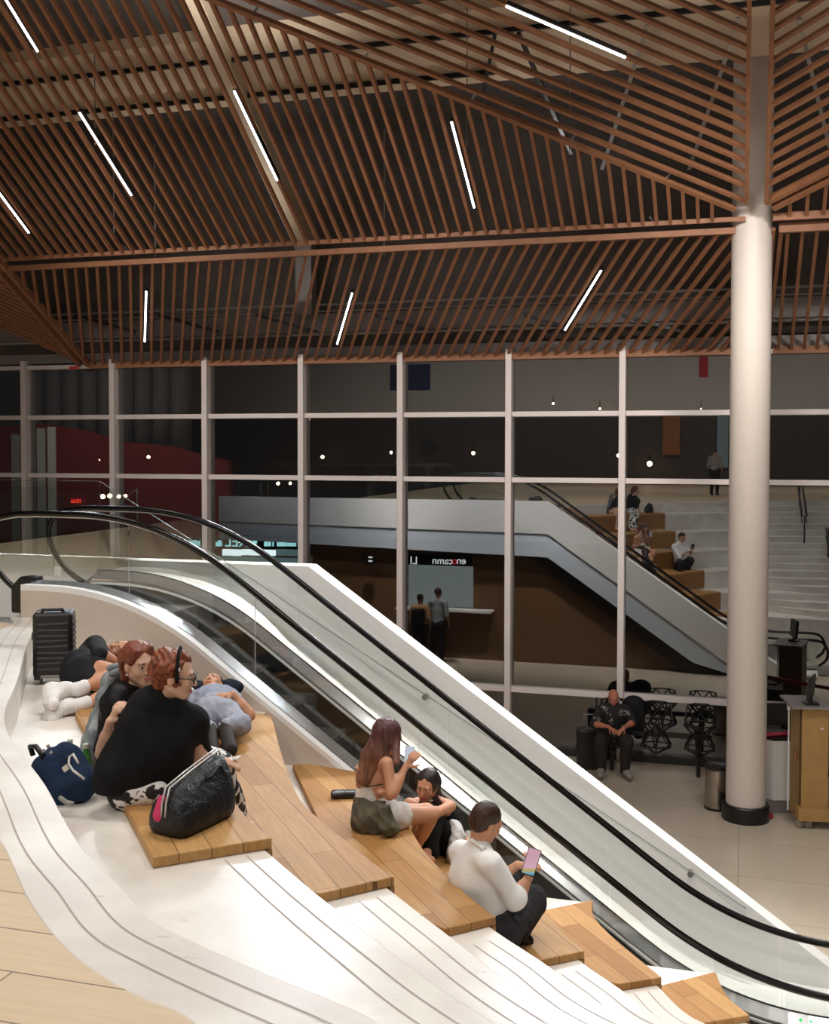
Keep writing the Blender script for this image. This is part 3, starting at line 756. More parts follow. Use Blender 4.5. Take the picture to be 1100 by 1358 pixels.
# bright shop front at the far left of the lower hall
YS = 7.5
sh = thing('juice_shop', (reflY(340, 740, YS).x, YS, 0), 'brightly lit shop front with a black sign band, seen mirrored beside the escalator top', 'shop')
rbox(240, 712, 398, 728, YS, .1, 'sign_band', MT['black'], sh)
SG = emit('shop_glow', srgb(225, 245, 248), 4.0); SG2 = emit('shop_dim', srgb(130, 170, 168), .9)
rbox(297, 728, 321, 737, YS-.3, .1, 'lit_pane', SG, sh); rbox(323, 728, 366, 737, YS-.3, .1, 'lit_pane', SG, sh)  # two panes of the lit shop window, glow put into the material
rbox(288, 737, 398, 746, YS-.6, .1, 'lit_window', SG2, sh); rbox(366, 728, 398, 737, YS-.6, .1, 'lit_window', SG2, sh)
rbox(240, 745, 398, 850, YS-.6, .1, 'shop_counter', MT['wallwood'], sh)
CY_ = emit('sign_cyan', srgb(170, 240, 245), 3)
text('XEL', reflY(314, 725, YS+.13), .42, CY_, sh)
random.seed(11)
for p0, p1 in ((353, 362), (364, 366), (370, 395), (289, 297), (254, 268)):       # lettering too small to read: short strokes
    m = MB(); x_ = p0
    while x_ < p1:
        w_ = random.uniform(.8, 1.6); a_, b_ = reflY(x_, 716+random.choice((0, 0, 2)), YS), reflY(min(p1, x_+w_), 724, YS)
        m.box(min(a_.x, b_.x), max(a_.x, b_.x), YS+.11, YS+.13, min(a_.z, b_.z), max(a_.z, b_.z)); x_ += w_+.7
    m.build('lettering', CY_, sh)
fm = MB()
fc = reflY(334, 718, YS+.13)
for a in range(4):
    fm.tube([fc+Vector((math.cos(a*PI/2)*.09, 0, math.sin(a*PI/2)*.09)), fc+Vector((math.cos(a*PI/2)*.09, .01, math.sin(a*PI/2)*.09))], .075, 14)
fm.build('flower_mark', CY_, sh)
# red clock digits high on the red wall
ck = thing('digital_clock', reflY(101, 664, YRD+.1), 'small red digital clock reflected in the glass at the left', 'clock')
text('10:56', reflY(101, 667, YRD+.1), .2, emit('red_led', srgb(255, 60, 40), 6), ck, name='digits')
# black stair handrails, mirrored at the right edge
for (xa, ya, yb_) in ((1.55, 1.2, 4.0), (2.1, 4.8, 7.2), (2.9, 8.2, 10.0)):
    za = A_(F0)-max(0, (ya-.5))*.33; zb_ = A_(F0)-max(0, (yb_-.5))*.33
    h = thing('stair_handrail', (xa, ya, za), 'black double stair handrail, seen mirrored at the right edge', 'handrail', 'stair handrails')
    for s in (0, .12):
        MB().tube([(xa+s, ya, za+.9), (xa+s, yb_, zb_+.9)], .02, 8).build('rail', MT['black'], h, smooth=True)
        MB().tube([(xa+s, ya, za+.7), (xa+s, yb_, zb_+.7)], .014, 8).build('rail', MT['black'], h, smooth=True)
    for y_, z_ in ((ya, za), (yb_, zb_)):
        MB().tube([(xa+.06, y_, z_-.2), (xa+.06, y_, z_+.9)], .022, 8).build('post', MT['black'], h, smooth=True)
# ------------------------------------------------------------------ light
def area(name, loc, size, sy, power, rot=(0, 0, 0), col=(1, .962, .915), spread=PI):
    ld = bpy.data.lights.new(name, 'AREA'); ld.shape = 'RECTANGLE'; ld.size = size; ld.size_y = sy; ld.energy = power; ld.color = col; ld.spread = spread
    o = bpy.data.objects.new(name, ld); COL.objects.link(o); o.location = loc; o.rotation_euler = rot; return o
for x, y, p in ((-5.5, 3.0, 52), (-1.5, 1.5, 36), (-3.5, 6.8, 115), (2.5, 3.5, 34), (.6, 7.2, 105), (-8.5, 5.5, 75)):
    area('hall_downlight', (x, y, EYE+5.2), 1.8, .5, p, spread=2.4)
for x, p in ((-8, 70), (-3, 62), (2, 58)):          # unseen fill added behind the camera, leaning towards the glass
    area('rear_fill', (x, -1.5, EYE+5.0), 1.6, .6, p, rot=(math.radians(38), 0, 0), spread=2.2)
for x, y, p in ((1.8, 9.8, 85), (4.8, 10.2, 60)):
    area('hall_downlight', (x, y, EYE+4.6), 1.6, .4, p, spread=1.5)
for x_ in (-8.5, -4.5, -.8): area('facade_fill', (x_, 10.2, EYE+4.4), .8, .3, 26, rot=(math.radians(60), 0, 0), spread=1.0)  # unseen fill added to lift the mullions
for x_, p_ in ((-7.5, 70), (-4, 70), (-.8, 50)): area('wall_fill', (x_, 13.0, EYE+3.3), .8, .3, p_, rot=(math.radians(-24), 0, 0), spread=.85)  # extra unseen fill for the timber wall under the escalator
area('column_fill', (2.2, 9.4, EYE+4.6), .8, .4, 26, rot=(math.radians(62), 0, math.radians(20)), spread=.9)  # added fill with no fixture, lights the upper column
for x, p in ((-14, 150), (-8, 190), (-2, 190), (4, 190), (9, 120)):
    area('far_hall_light', (x, -6, EYE+4.8), 1.5, .5, p, rot=(math.radians(-25), 0, 0), spread=2.9)
for x, y, p in ((-17, 5, 170), (-22, 5, 170)):  # unseen fill added so the red wall is not dark
    area('wing_fill', (x, y, EYE+4.0), 1.5, .5, p, rot=(math.radians(-15), 0, 0), spread=2.6)
for x, p in ((-10, 60), (-6, 60), (-2, 55), (2, 30)):    # unseen fill added under the ridge to brighten the fascia
    area('ridge_fill', (x, 14.6, EYE+2.75), 1.2, .2, p, rot=(math.radians(-62), 0, 0), col=(.86, .93, 1), spread=1.25)
for x, y, p in ((-9, 9, 34), (-3, 9, 28), (3, 9, 40), (0, 12.6, 45), (-6, 12.6, 40), (-3, 15.6, 16), (2.5, 15.6, 12), (-8, 15.6, 16)):   # hidden fill added above the slats to brighten the roof
    area('roof_fill', (x, y, zB(y)+.4), 1.2, .2, p, rot=(PI, 0, 0), spread=2.8)
w = bpy.data.worlds.new('night'); w.use_nodes = True; scn.world = w
w.node_tree.nodes['Background'].inputs[0].default_value = (.02, .019, .018, 1); w.node_tree.nodes['Background'].inputs[1].default_value = .6
# ------------------------------------------------------------------ signed-distance sculpting (smooth unions, surface nets)
def V3(p): return np.array([p[0], p[1], p[2]], np.float32)
def C(a, b, ra, rb=None, flat=None, k=None, op='+'): return dict(t='C', a=V3(a), b=V3(b), ra=ra, rb=ra if rb is None else rb, flat=flat, k=k, op=op)
def E3(c, r, R=None, k=None, op='+'): return dict(t='E', c=V3(c), r=np.array(r, np.float32), R=None if R is None else np.array([list(v) for v in R], np.float32), k=k, op=op)
def BX(c, hs, R=None, rd=.02, k=None, op='+'): return dict(t='B', c=V3(c), r=np.array(hs, np.float32), R=None if R is None else np.array([list(v) for v in R], np.float32), rd=rd, k=k, op=op)
def CUT(p, n): return dict(t='P', p=V3(p), n=V3(Vector(n).normalized()), op='cut', k=0)
def pbound(q):
    if q['t'] == 'C':
        r = max(q['ra'], q['rb']); return np.minimum(q['a'], q['b'])-r, np.maximum(q['a'], q['b'])+r
    if q['t'] == 'P': return None
    r = float(np.linalg.norm(q['r'])) if q['t'] == 'B' else float(q['r'].max())
    return q['c']-r, q['c']+r
def pdist(q, X, Y, Z):
    if q['t'] == 'P': return (X-q['p'][0])*q['n'][0]+(Y-q['p'][1])*q['n'][1]+(Z-q['p'][2])*q['n'][2]
    if q['t'] == 'C':
        a, b = q['a'], q['b']; d = b-a; L = float(d@d)+1e-9
        px, py, pz = X-a[0], Y-a[1], Z-a[2]
        t = np.clip((px*d[0]+py*d[1]+pz*d[2])/L, 0, 1)
        px = px-t*d[0]; py = py-t*d[1]; pz = pz-t*d[2]
        if q['flat']:
            ax, f = q['flat']; ax = V3(Vector(ax).normalized()); w = (px*ax[0]+py*ax[1]+pz*ax[2])*(1/f-1)
            px, py, pz = px+w*ax[0], py+w*ax[1], pz+w*ax[2]
        return np.sqrt(px*px+py*py+pz*pz)-(q['ra']+t*(q['rb']-q['ra']))
    c, R, r = q['c'], q['R'], q['r']; px, py, pz = X-c[0], Y-c[1], Z-c[2]
    if R is not None: px, py, pz = [px*R[i][0]+py*R[i][1]+pz*R[i][2] for i in range(3)]
    if q['t'] == 'E':
        k0 = np.sqrt((px/r[0])**2+(py/r[1])**2+(pz/r[2])**2); k1 = np.sqrt((px/r[0]**2)**2+(py/r[1]**2)**2+(pz/r[2]**2)**2)+1e-6
        return k0*(k0-1)/k1
    rd = q['rd']; qx, qy, qz = np.abs(px)-r[0]+rd, np.abs(py)-r[1]+rd, np.abs(pz)-r[2]+rd
    return np.sqrt(np.maximum(qx, 0)**2+np.maximum(qy, 0)**2+np.maximum(qz, 0)**2)+np.minimum(np.maximum(qx, np.maximum(qy, qz)), 0)-rd
def sculpt(name, prims, mat, parent, h=.008, k=.025, noise=None, label=None):
    bs = [pbound(q) for q in prims if q['op'] == '+']
    lo = np.min([b[0] for b in bs], 0)-4*h-.02; hi = np.max([b[1] for b in bs], 0)+4*h+.02
    n = np.ceil((hi-lo)/h).astype(int)+1
    D = np.full(n, 1.0, np.float32); ax = [lo[i]+h*np.arange(n[i], dtype=np.float32) for i in range(3)]
    for q in prims:
        kk = k if q['k'] is None else q['k']
        b = pbound(q); m = kk*1.2+3*h
        if b is None: sl = (slice(None),)*3
        else:
            i0 = np.clip(((b[0]-m-lo)/h).astype(int), 0, n); i1 = np.clip(((b[1]+m-lo)/h).astype(int)+2, 0, n)
            if (i1 <= i0).any(): continue
            sl = tuple(slice(a, c) for a, c in zip(i0, i1))
        X, Y, Z = ax[0][sl[0]][:, None, None], ax[1][sl[1]][None, :, None], ax[2][sl[2]][None, None, :]
        d = pdist(q, X, Y, Z).astype(np.float32); S = D[sl]
        if q['op'] == '+':
            if kk > 0:
                hh = np.maximum(kk-np.abs(S-d), 0)/kk; D[sl] = np.minimum(S, d)-hh*hh*kk*.25
            else: D[sl] = np.minimum(S, d)
        elif q['op'] == '-':
            if kk > 0:
                hh = np.maximum(kk-np.abs(S+d), 0)/kk; D[sl] = np.maximum(S, -d)+hh*hh*kk*.25
            else: D[sl] = np.maximum(S, -d)
        else: D[sl] = np.maximum(S, d)
    if noise:
        am, fr = noise[:2]; X, Y, Z = ax[0][:, None, None], ax[1][None, :, None], ax[2][None, None, :]
        st = noise[2] if len(noise) > 2 else (1, 1, 1)
        X, Y, Z = X*st[0], Y*st[1], Z*st[2]
        D += am*(np.sin(fr*(X+.6*Y)+2*np.sin(fr*.37*Z))*np.sin(fr*1.13*(Z+.5*X)+1.7*np.sin(fr*.41*Y))+.5*np.sin(fr*2.1*(Y-.4*Z)+1.3)*np.sin(fr*1.7*X+.7*fr*Z)).astype(np.float32)
    D[[0, -1]] = 1; D[:, [0, -1]] = 1; D[:, :, [0, -1]] = 1
    # surface nets
    ins = D < 0
    c8 = [ins[i:n[0]-1+i, j:n[1]-1+j, l:n[2]-1+l] for i in (0, 1) for j in (0, 1) for l in (0, 1)]
    sm = sum(c.astype(np.int8) for c in c8); act = (sm > 0) & (sm < 8)
    idx = -np.ones(act.shape, np.int32); co = np.argwhere(act); idx[act] = np.arange(len(co))
    vals = [D[co[:, 0]+i, co[:, 1]+j, co[:, 2]+l] for i in (0, 1) for j in (0, 1) for l in (0, 1)]
    offs = [(i, j, l) for i in (0, 1) for j in (0, 1) for l in (0, 1)]
    acc = np.zeros((len(co), 3), np.float32); cnt = np.zeros(len(co), np.float32)
    for a in range(8):
        for b in range(a+1, 8):
            if sum(abs(offs[a][i]-offs[b][i]) for i in range(3)) != 1: continue
            va, vb = vals[a], vals[b]; cr = (va < 0) != (vb < 0)
            t = np.where(cr, va/(va-vb+1e-12), 0)[:, None]
            p = np.array(offs[a], np.float32)+t*(np.array(offs[b], np.float32)-np.array(offs[a], np.float32))
            acc += np.where(cr[:, None], p, 0); cnt += cr
    verts = lo+h*(co+acc/np.maximum(cnt, 1)[:, None])
    faces = []
    for axis in range(3):
        s0 = [slice(1, -1)]*3; s0[axis] = slice(0, -1); s1 = list(s0); s1[axis] = slice(1, None)
        A, Bv = ins[tuple(s0)], ins[tuple(s1)]
        e = np.argwhere(A != Bv)
        if len(e) == 0: continue
        sgn = A[tuple(e.T)]; o = [1, 1, 1]; o[axis] = 0; e = e+np.array(o)
        u, w = [(1, 2), (2, 0), (0, 1)][axis]
        def cell(du, dw):
            q = e.copy(); q[:, u] -= du; q[:, w] -= dw; return idx[q[:, 0], q[:, 1], q[:, 2]]
        f = np.stack([cell(1, 1), cell(0, 1), cell(0, 0), cell(1, 0)], 1)
        f[~sgn] = f[~sgn][:, ::-1]; faces.append(f)
    faces = np.concatenate(faces); faces = faces[(faces >= 0).all(1)]
    me = bpy.data.meshes.new(name)
    me.vertices.add(len(verts)); me.vertices.foreach_set('co', verts.astype(np.float32).ravel())
    me.loops.add(faces.size); me.loops.foreach_set('vertex_index', faces.astype(np.int32).ravel())
    me.polygons.add(len(faces)); me.polygons.foreach_set('loop_start', np.arange(0, faces.size, 4, dtype=np.int32))
    try: me.polygons.foreach_set('loop_total', np.full(len(faces), 4, np.int32))
    except Exception: pass
    me.update(calc_edges=True); me.validate()
    me.polygons.foreach_set('use_smooth', [True]*len(me.polygons)); me.materials.append(mat)
    o = bpy.data.objects.new(name, me); link(o, parent)
    if label: o['label'] = label
    return o
# ------------------------------------------------------------------ people
def skin(name, col):
    m = Mat(name, col, .5, 0, .35); v = m.coords(); f = m.noise(v, 18, 4)
    m.color(m.ramp(f, [(.3, tuple(c*.92 for c in col[:3])+(1,)), (.7, col)]))
    m.b.inputs['Subsurface Weight'].default_value = .12; m.b.inputs['Subsurface Radius'].default_value = (.012, .005, .003); m.b.inputs['Subsurface Scale'].default_value = 1
    return m.m
def hairm(name, c0, c1, freq=60):
    m = Mat(name, c0, .42, 0, .4); v = m.coords(scale=(1, 1, .12)); f = m.noise(v, freq, 5, .6)
    m.color(m.ramp(f, [(.3, c0), (.7, c1)])); m.bump(f, .5, .006); return m.m
def cloth(name, c0, c1=None, freq=9, bump=.25, rough=.85):
    m = Mat(name, c0, rough, 0, .2); v = m.coords(); f = m.noise(v, freq, 5, .6)
    c1 = c1 or tuple(c*.8 for c in c0[:3])+(1,)
    m.color(m.ramp(f, [(.35, c1), (.65, c0)])); m.bump(m.noise(v, freq*2.2, 3), bump, .02); return m.m
SK = dict(a=skin('skin_fair', srgb(218, 172, 146)), b=skin('skin_tan', srgb(206, 152, 120)), c=skin('skin_ruddy', srgb(190, 120, 96)))
EYE_M = plain('eye_white', srgb(206, 200, 194), .2); IRIS = plain('iris', srgb(44, 28, 20), .2); LIPS = plain('lips', srgb(170, 84, 78), .45); BROW = plain('brow', srgb(52, 32, 22), .8)
nz = lambda v: Vector(v).normalized()
def axes(f, up):
    f = nz(f); r = f.cross(nz(up)).normalized(); u = r.cross(f); return r, f, u
def head_prims(c, f, up, s=1.0, neck=None):
    r, f, u = axes(f, up); L = lambda x, y, z: Vector(c)+(r*x+f*y+u*z)*s
    R = (r, f, u)
    P = [E3(L(0, -.012, .035), (.073*s, .092*s, .080*s), R, .03), E3(L(0, .022, -.022), (.060*s, .070*s, .085*s), R, .03),
         E3(L(0, .058, -.092), (.026*s, .022*s, .020*s), R, .03), C(L(-.05, .0, -.055), L(-.014, .06, -.092), .018*s, .014*s, k=.03), C(L(.05, .0, -.055), L(.014, .06, -.092), .018*s, .014*s, k=.03),
         E3(L(-.036, .062, -.028), (.022*s, .02*s, .022*s), R, .025), E3(L(.036, .062, -.028), (.022*s, .02*s, .022*s), R, .025),
         C(L(-.034, .08, .022), L(.034, .08, .022), .012*s, k=.02),
         E3(L(-.031, .096, .004), (.016*s, .014*s, .010*s), R, .012, '-'), E3(L(.031, .096, .004), (.016*s, .014*s, .010*s), R, .012, '-'),
         C(L(0, .088, .008), L(0, .108, -.03), .008*s, .012*s, k=.014), E3(L(-.012, .094, -.033), (.009*s, .009*s, .007*s), R, .008), E3(L(.012, .094, -.033), (.009*s, .009*s, .007*s), R, .008),
         E3(L(0, .083, -.062), (.024*s, .012*s, .012*s), R, .015),
         E3(L(-.074, -.008, -.008), (.009*s, .020*s, .030*s), R, .01), E3(L(.074, -.008, -.008), (.009*s, .020*s, .030*s), R, .01)]
    if neck is not None: P.append(C(L(0, -.022, -.06), neck, .048*s, .052*s, k=.03))
    return P
def face_parts(c, f, up, s, parent, lips=True, brow=BROW):
    r, f, u = axes(f, up); L = lambda x, y, z: Vector(c)+(r*x+f*y+u*z)*s; R = (r, f, u)
    for sx in (-1, 1):
        e = sculpt('eye', [E3(L(sx*.031, .082, .004), (.012*s, .010*s, .0065*s), R, 0)], EYE_M, parent, .0025)
        sculpt('iris', [E3(L(sx*.031, .0905, .004), (.0058*s, .0035*s, .0058*s), R, 0)], IRIS, e, .0018)
        sculpt('eyebrow', [C(L(sx*.016, .0935, .024), L(sx*.046, .083, .026), .0045*s, .003*s, k=0)], brow, parent, .0025)
    if lips: sculpt('lips', [C(L(-.02, .090, -.060), L(.02, .090, -.060), .005*s, .005*s, k=.004), C(L(-.013, .094, -.067), L(.013, .094, -.067), .006*s, k=.004)], LIPS, parent, .0025)
def hand_prims(w, d, n, side=1, curl=.5, s=1.0, spread=.0):
    """w wrist, d towards the fingers, n out of the back of the hand, side=+1 thumb on the d x n side"""
    d, nn = nz(d), nz(n); t = d.cross(nn).normalized()*side; nn = nn-d*nn.dot(d); nn.normalize()
    w = Vector(w); P = [C(w, w+d*.075*s, .020*s, .026*s, flat=(nn, .62), k=.012)]
    for i, (o, ln) in enumerate(((.028, .072), (.010, .080), (-.009, .075), (-.026, .060))):
        p = w+d*.078*s+t*o*s; dd = (d+t*o*spread*8).normalized(); a = 0
        for q, fr in enumerate((.42, .32, .26)):
            a += curl*(.55 if q == 0 else .8); e = dd*math.cos(a)-nn*math.sin(a)
            p2 = p+e*ln*fr*s; P.append(C(p, p2, (.0098-.0008*q)*s, (.0092-.0010*q)*s, k=.005)); p = p2
    p = w+d*.022*s+t*.022*s; e = (d*.62+t*.75-nn*.25).normalized(); p2 = p+e*.042*s; P.append(C(p, p2, .0125*s, .0105*s, k=.012))
    e = (d*.85+t*.35-nn*(.3+.4*curl)).normalized(); P.append(C(p2, p2+e*.034*s, .0105*s, .0085*s, k=.006)); return P
def body_prims(J, s=1.0, m=0.0, w=1.0):
    g = lambda n: Vector(J[n]); P = []
    rt = (g('shr')-g('shl')).normalized(); upv = (g('nec')-g('pel')).normalized(); fr = upv.cross(rt).normalized()
    P += [C(g('pel'), g('che'), (.130*w+m)*s, (.135*w+m)*s, flat=(fr, .72), k=.05), C(g('hil'), g('hir'), (.105*w+m)*s, flat=(upv, 1.0), k=.05),
          C(g('shl')*.82+g('shr')*.18, g('shr')*.82+g('shl')*.18, (.062+m)*s, flat=(fr, .95), k=.05), C(g('che'), g('nec')-upv*.03, (.12*w+m)*s, (.06+m)*s, flat=(fr, .75), k=.05)]
    return P
def limb(J, a, b, ra, rb, k=.03, bulge=None):
    p, q = Vector(J[a]), Vector(J[b]); P = [C(p, q, ra, rb, k=k)]
    if bulge: P.append(C(p.lerp(q, .15), p.lerp(q, .5), bulge, bulge*.8, k=.04))
    return P
def arms(J, s=1, m=0, sides='lr', part='uf'):
    P = []
    for x in sides:
        if 'u' in part: P += limb(J, 'sh'+x, 'el'+x, (.046+m)*s, (.037+m)*s)
        if 'f' in part: P += limb(J, 'el'+x, 'wr'+x, (.038+m)*s, (.025+m)*s, bulge=(.038+m)*s)
    return P
def legs(J, s=1, m=0, sides='lr', part='ts'):
    P = []
    for x in sides:
        if 't' in part: P += limb(J, 'hi'+x, 'kn'+x, (.082+m)*s, (.054+m)*s, .04)
        if 's' in part: P += limb(J, 'kn'+x, 'an'+x, (.054+m)*s, (.036+m)*s, .03, (.052+m)*s)
    return P
def feet(J, s=1, m=0, sides='lr'):
    P = []
    for x in sides:
        a, t = Vector(J['an'+x]), Vector(J['to'+x]); P += [C(a, a.lerp(t, .35), (.036+m)*s, (.036+m)*s, k=.03), C(a.lerp(t, .1), t, (.036+m)*s, (.030+m)*s, k=.03)]
    return P
def Jt(**kw): return {k: at(*v) if len(v) == 3 and isinstance(v, tuple) else Vector(v) for k, v in kw.items()}
def mid(a, b, t=.5): return Vector(a).lerp(Vector(b), t)
UPZ = Vector((0, 0, 1))
# ---- 1. woman in the black shawl
D = 5.64
J = Jt(nec=(214, 935, 5.66), shl=(172, 958, 5.60), shr=(256, 958, 5.74), che=(210, 975, 5.66), pel=(196, 1042, 5.60), hil=(176, 1040, 5.58), hir=(222, 1036, 5.68),
       ell=(150, 1015, 5.60), wrl=(175, 1040, 5.75), elr=(262, 1003, 5.78), wrr=(284, 1008, 5.92))
fwL = nz(RT*.62+FW*.78); fwL.z = 0; fwL.normalize()
for x, d in (('l', 0), ('r', .02)):
    J['kn'+x] = at(*{'l': (268, 1012, 6.08), 'r': (287, 1018, 6.02)}[x]); J['an'+x] = at(*{'l': (292, 1092, 6.30), 'r': (309, 1098, 6.24)}[x]); J['to'+x] = J['an'+x]+fwL*.14+Vector((0, 0, -.03))
hc = at(231, 896, 5.66); hf = nz(RT*.97+FW*.10-UPZ*.14); hu = UPZ*.97+RT*.16
lady = thing('person', Vector((J['pel'].x, J['pel'].y, A_(T(1))+PAD)), 'woman with curly red hair and glasses, wrapped in a black shawl', 'person', None)
sculpt('body', body_prims(J)+head_prims(hc, hf, hu, 1.02, J['nec'])+arms(J)+legs(J)+feet(J)+hand_prims(J['wrr'], RT*.95-UPZ*.12+FW*.1, UPZ-FW*.3, 1, .45)+hand_prims(J['wrl'], RT, UPZ, 1, .5), SK['a'], lady, .007)
face_parts(hc, hf, hu, 1.02, lady)
r_, f_, u_ = axes(hf, hu); LH = lambda x, y, z: hc+(r_*x+f_*y+u_*z)
curls = []
random.seed(3)
for i in range(70):
    a = random.uniform(0, 2*PI); b = random.uniform(-.75, 1.25)
    p = LH(math.cos(a)*math.cos(b)*.085, -.022+math.sin(a)*math.cos(b)*.098, .035+math.sin(b)*.088)
    q = p-hc
    if q.dot(f_) > .045 and q.dot(u_) < .075: continue
    if abs(q.dot(r_)) > .06 and q.dot(f_) > .0 and q.dot(u_) < .03: continue
    curls.append(E3(p-q*.08, (.020+random.random()*.010,)*3, None, .02))
sculpt('hair', [E3(LH(0, -.026, .04), (.084, .094, .086), (r_, f_, u_), .02), E3(LH(0, -.06, -.03), (.07, .05, .07), (r_, f_, u_), .03), E3(LH(0, .105, -.03), (.09, .07, .085), (r_, f_, u_), .01, '-')]+curls, hairm('hair_red', srgb(74, 32, 18), srgb(156, 82, 48), 55), lady, .005, .02, (.005, 95))
hb = MB(); pts = [LH(math.cos(t)*.088, .022-.012*math.sin(t), .03+math.sin(t)*.095) for t in [PI*(-.12+1.24*i/24) for i in range(25)]]
hb.tube(pts, .034, 10, ry=.010, up=f_).build('headband', cloth('headband_black', srgb(20, 18, 20)), lady, smooth=True)
sculpt('headband_badge', [E3(LH(.101, .026, .055), (.006, .012, .012), (r_, f_, u_), 0)], MT['steel'], lady, .003)
for sx in (-1, 1):
    ring = [LH(sx*.034+math.cos(t)*.027, .112-.006*abs(math.cos(t)), .0+math.sin(t)*.022) for t in [2*PI*i/18 for i in range(19)]]
    gl = MB().tube(ring, .0035, 6).tube([LH(sx*.061, .106, .004), LH(sx*.078, -.005, .006)], .003, 6).build('glasses', MT['black'], lady, smooth=True)
shm = cloth('shawl_black', srgb(24, 22, 24), srgb(15, 14, 15), 6, .3)
rtL = (J['shr']-J['shl']).normalized(); upL = UPZ; frL = upL.cross(rtL).normalized()
hemL, hemR, hemM = at(140, 1038, 5.50), at(268, 998, 5.84), at(205, 1040, 5.55)
sculpt('shawl', [C(at(205, 943, 5.64), at(190, 1015, 5.60), .135, .205, flat=(frL, .8), k=.08), C(at(186, 956, 5.60), at(250, 956, 5.72), .075, .085, k=.08), C(at(190, 932, 5.64), at(232, 934, 5.67), .052, k=.05), C(at(178, 968, 5.58), hemL, .06, .055, k=.09),
                 C(at(255, 962, 5.74), hemR, .07, .05, k=.09), C(at(198, 1000, 5.58), at(160, 1035, 5.5), .14, .09, k=.08), C(at(225, 990, 5.65), at(248, 1040, 5.68), .12, .05, k=.08), CUT(at(150, 1048, 5.5), -UPZ+FW*.05), E3(at(222, 921, 5.67), (.055, .06, .035), None, .03, '-')], shm, lady, .008, .05, (.006, 17, (1, 1, .35)))
fl = Mat('floral_skirt', rough=.8); v = fl.coords(); f = fl.noise(v, 13, 3, .5)
fl.color(fl.ramp(f, [(.46, srgb(24, 20, 20)), (.49, srgb(226, 222, 216)), (.60, srgb(232, 228, 222)), (.63, srgb(70, 62, 60))]))
sk = [C(J['hil'], J['hir'], .135, k=.05), C(at(165, 1046, 5.5), at(205, 1050, 5.5), .075, .07, k=.05), C(J['hil'], J['knl'], .11, .085, k=.06), C(J['hir'], J['knr'], .11, .085, k=.06), C(J['knl'], J['anl']+Vector((0, 0, .08)), .09, .085, k=.06), C(J['knr'], J['anr']+Vector((0, 0, .08)), .09, .085, k=.06)]
sculpt('skirt', sk, fl.m, lady, .009, .05, (.004, 22))
sculpt('shirt', [C(J['che'], J['nec'], .10, .055, k=.04)], cloth('shirt_white', srgb(214, 216, 216)), lady, .01)
def phone(label, c, ax, ay, scr, name='smartphone', sz=(.036, .074, .0045), body=None):
    ax, ay = nz(ax), nz(ay); ay = (ay-ax*ay.dot(ax)).normalized(); az = ax.cross(ay)
    t = thing(name, c, label, 'phone')
    MB().obox(c, ax, ay, az, *sz).build('body', body or MT['black'], t, bevel=.004)
    MB().obox(c+az*(sz[2]+.0004), ax, ay, az, sz[0]*.9, sz[1]*.93, .0004).build('screen', scr, t); return t
phone('white phone in the hand of the woman in the black shawl', at(301, 1008, 5.98), FW+RT*.2, RT+UPZ*.25, plain('phone_white', srgb(226, 224, 220), .2), body=plain('phone_case', srgb(220, 218, 214), .3))
# ---- 2. girl with the denim jacket
J = Jt(nec=(181, 917, 6.12), shl=(203, 925, 6.28), shr=(158, 922, 6.00), che=(176, 945, 6.16), pel=(152, 990, 6.20), hil=(165, 992, 6.32), hir=(140, 995, 6.12),
       elr=(137, 1000, 5.90), wrr=(146, 957, 5.80), ell=(215, 965, 6.4), wrl=(235, 985, 6.3))
for x in 'lr':
    J['kn'+x] = J['hi'+x]+fwL*.46+Vector((0, 0, .02)); J['an'+x] = J['kn'+x]+Vector((.02, .08, -.42)); J['to'+x] = J['an'+x]+fwL*.16+Vector((0, 0, -.03))
hc = at(185, 880, 6.08); hf = nz(RT*.66-FW*.74-UPZ*.10); hu = UPZ*.97-RT*.16
girl = thing('person', Vector((J['pel'].x, J['pel'].y, A_(T(1))+PAD)), 'young woman with straight auburn bob and denim jacket, leaning to the red-haired woman', 'person')
sculpt('body', body_prims(J, .95)+head_prims(hc, hf, hu, 1.0, J['nec'])+arms(J, .95)+legs(J)+feet(J)+hand_prims(J['wrr'], RT*.5+UPZ*.9+FW*.1, -FW*.8-RT*.4, 1, .55, .88)+hand_prims(J['wrl'], RT, UPZ, 1, .5), SK['a'], girl, .007)
face_parts(hc, hf, hu, 1.0, girl)
r_, f_, u_ = axes(hf, hu); LH = lambda x, y, z: hc+(r_*x+f_*y+u_*z)
bob = [E3(LH(0, -.022, .042), (.086, .098, .086), (r_, f_, u_), .02), C(LH(.068, -.045, .03), LH(.066, -.05, -.085), .036, .026, k=.03), C(LH(-.068, -.035, .03), LH(-.07, -.03, -.085), .032, .022, k=.03), C(LH(0, -.07, 0), LH(0, -.065, -.09), .075, .05, flat=(f_, .7), k=.03),
       C(LH(-.045, .055, .09), LH(-.07, .035, .025), .02, .013, k=.02), C(LH(.045, .055, .09), LH(.07, .03, .03), .02, .012, k=.02), E3(LH(0, .112, -.028), (.070, .085, .090), (r_, f_, u_), .01, '-'), E3(LH(.085, .0, -.012), (.03, .03, .036), (r_, f_, u_), .01, '-'), E3(LH(-.085, .0, -.012), (.03, .03, .036), (r_, f_, u_), .01, '-')]
sculpt('hair', bob, hairm('hair_auburn', srgb(88, 40, 26), srgb(150, 80, 56), 70), girl, .006, .02, (.0015, 90, (1, 1, .15)))
sculpt('earring', [E3(LH(.08, .0, -.045), (.007, .007, .007), None, 0), E3(LH(-.08, .0, -.045), (.007, .007, .007), None, 0)][:1], plain('pearl', srgb(232, 224, 214), .2), girl, .0025)
tb = cloth('top_black_satin', srgb(26, 24, 26), srgb(17, 16, 17), 10, .5, .45)
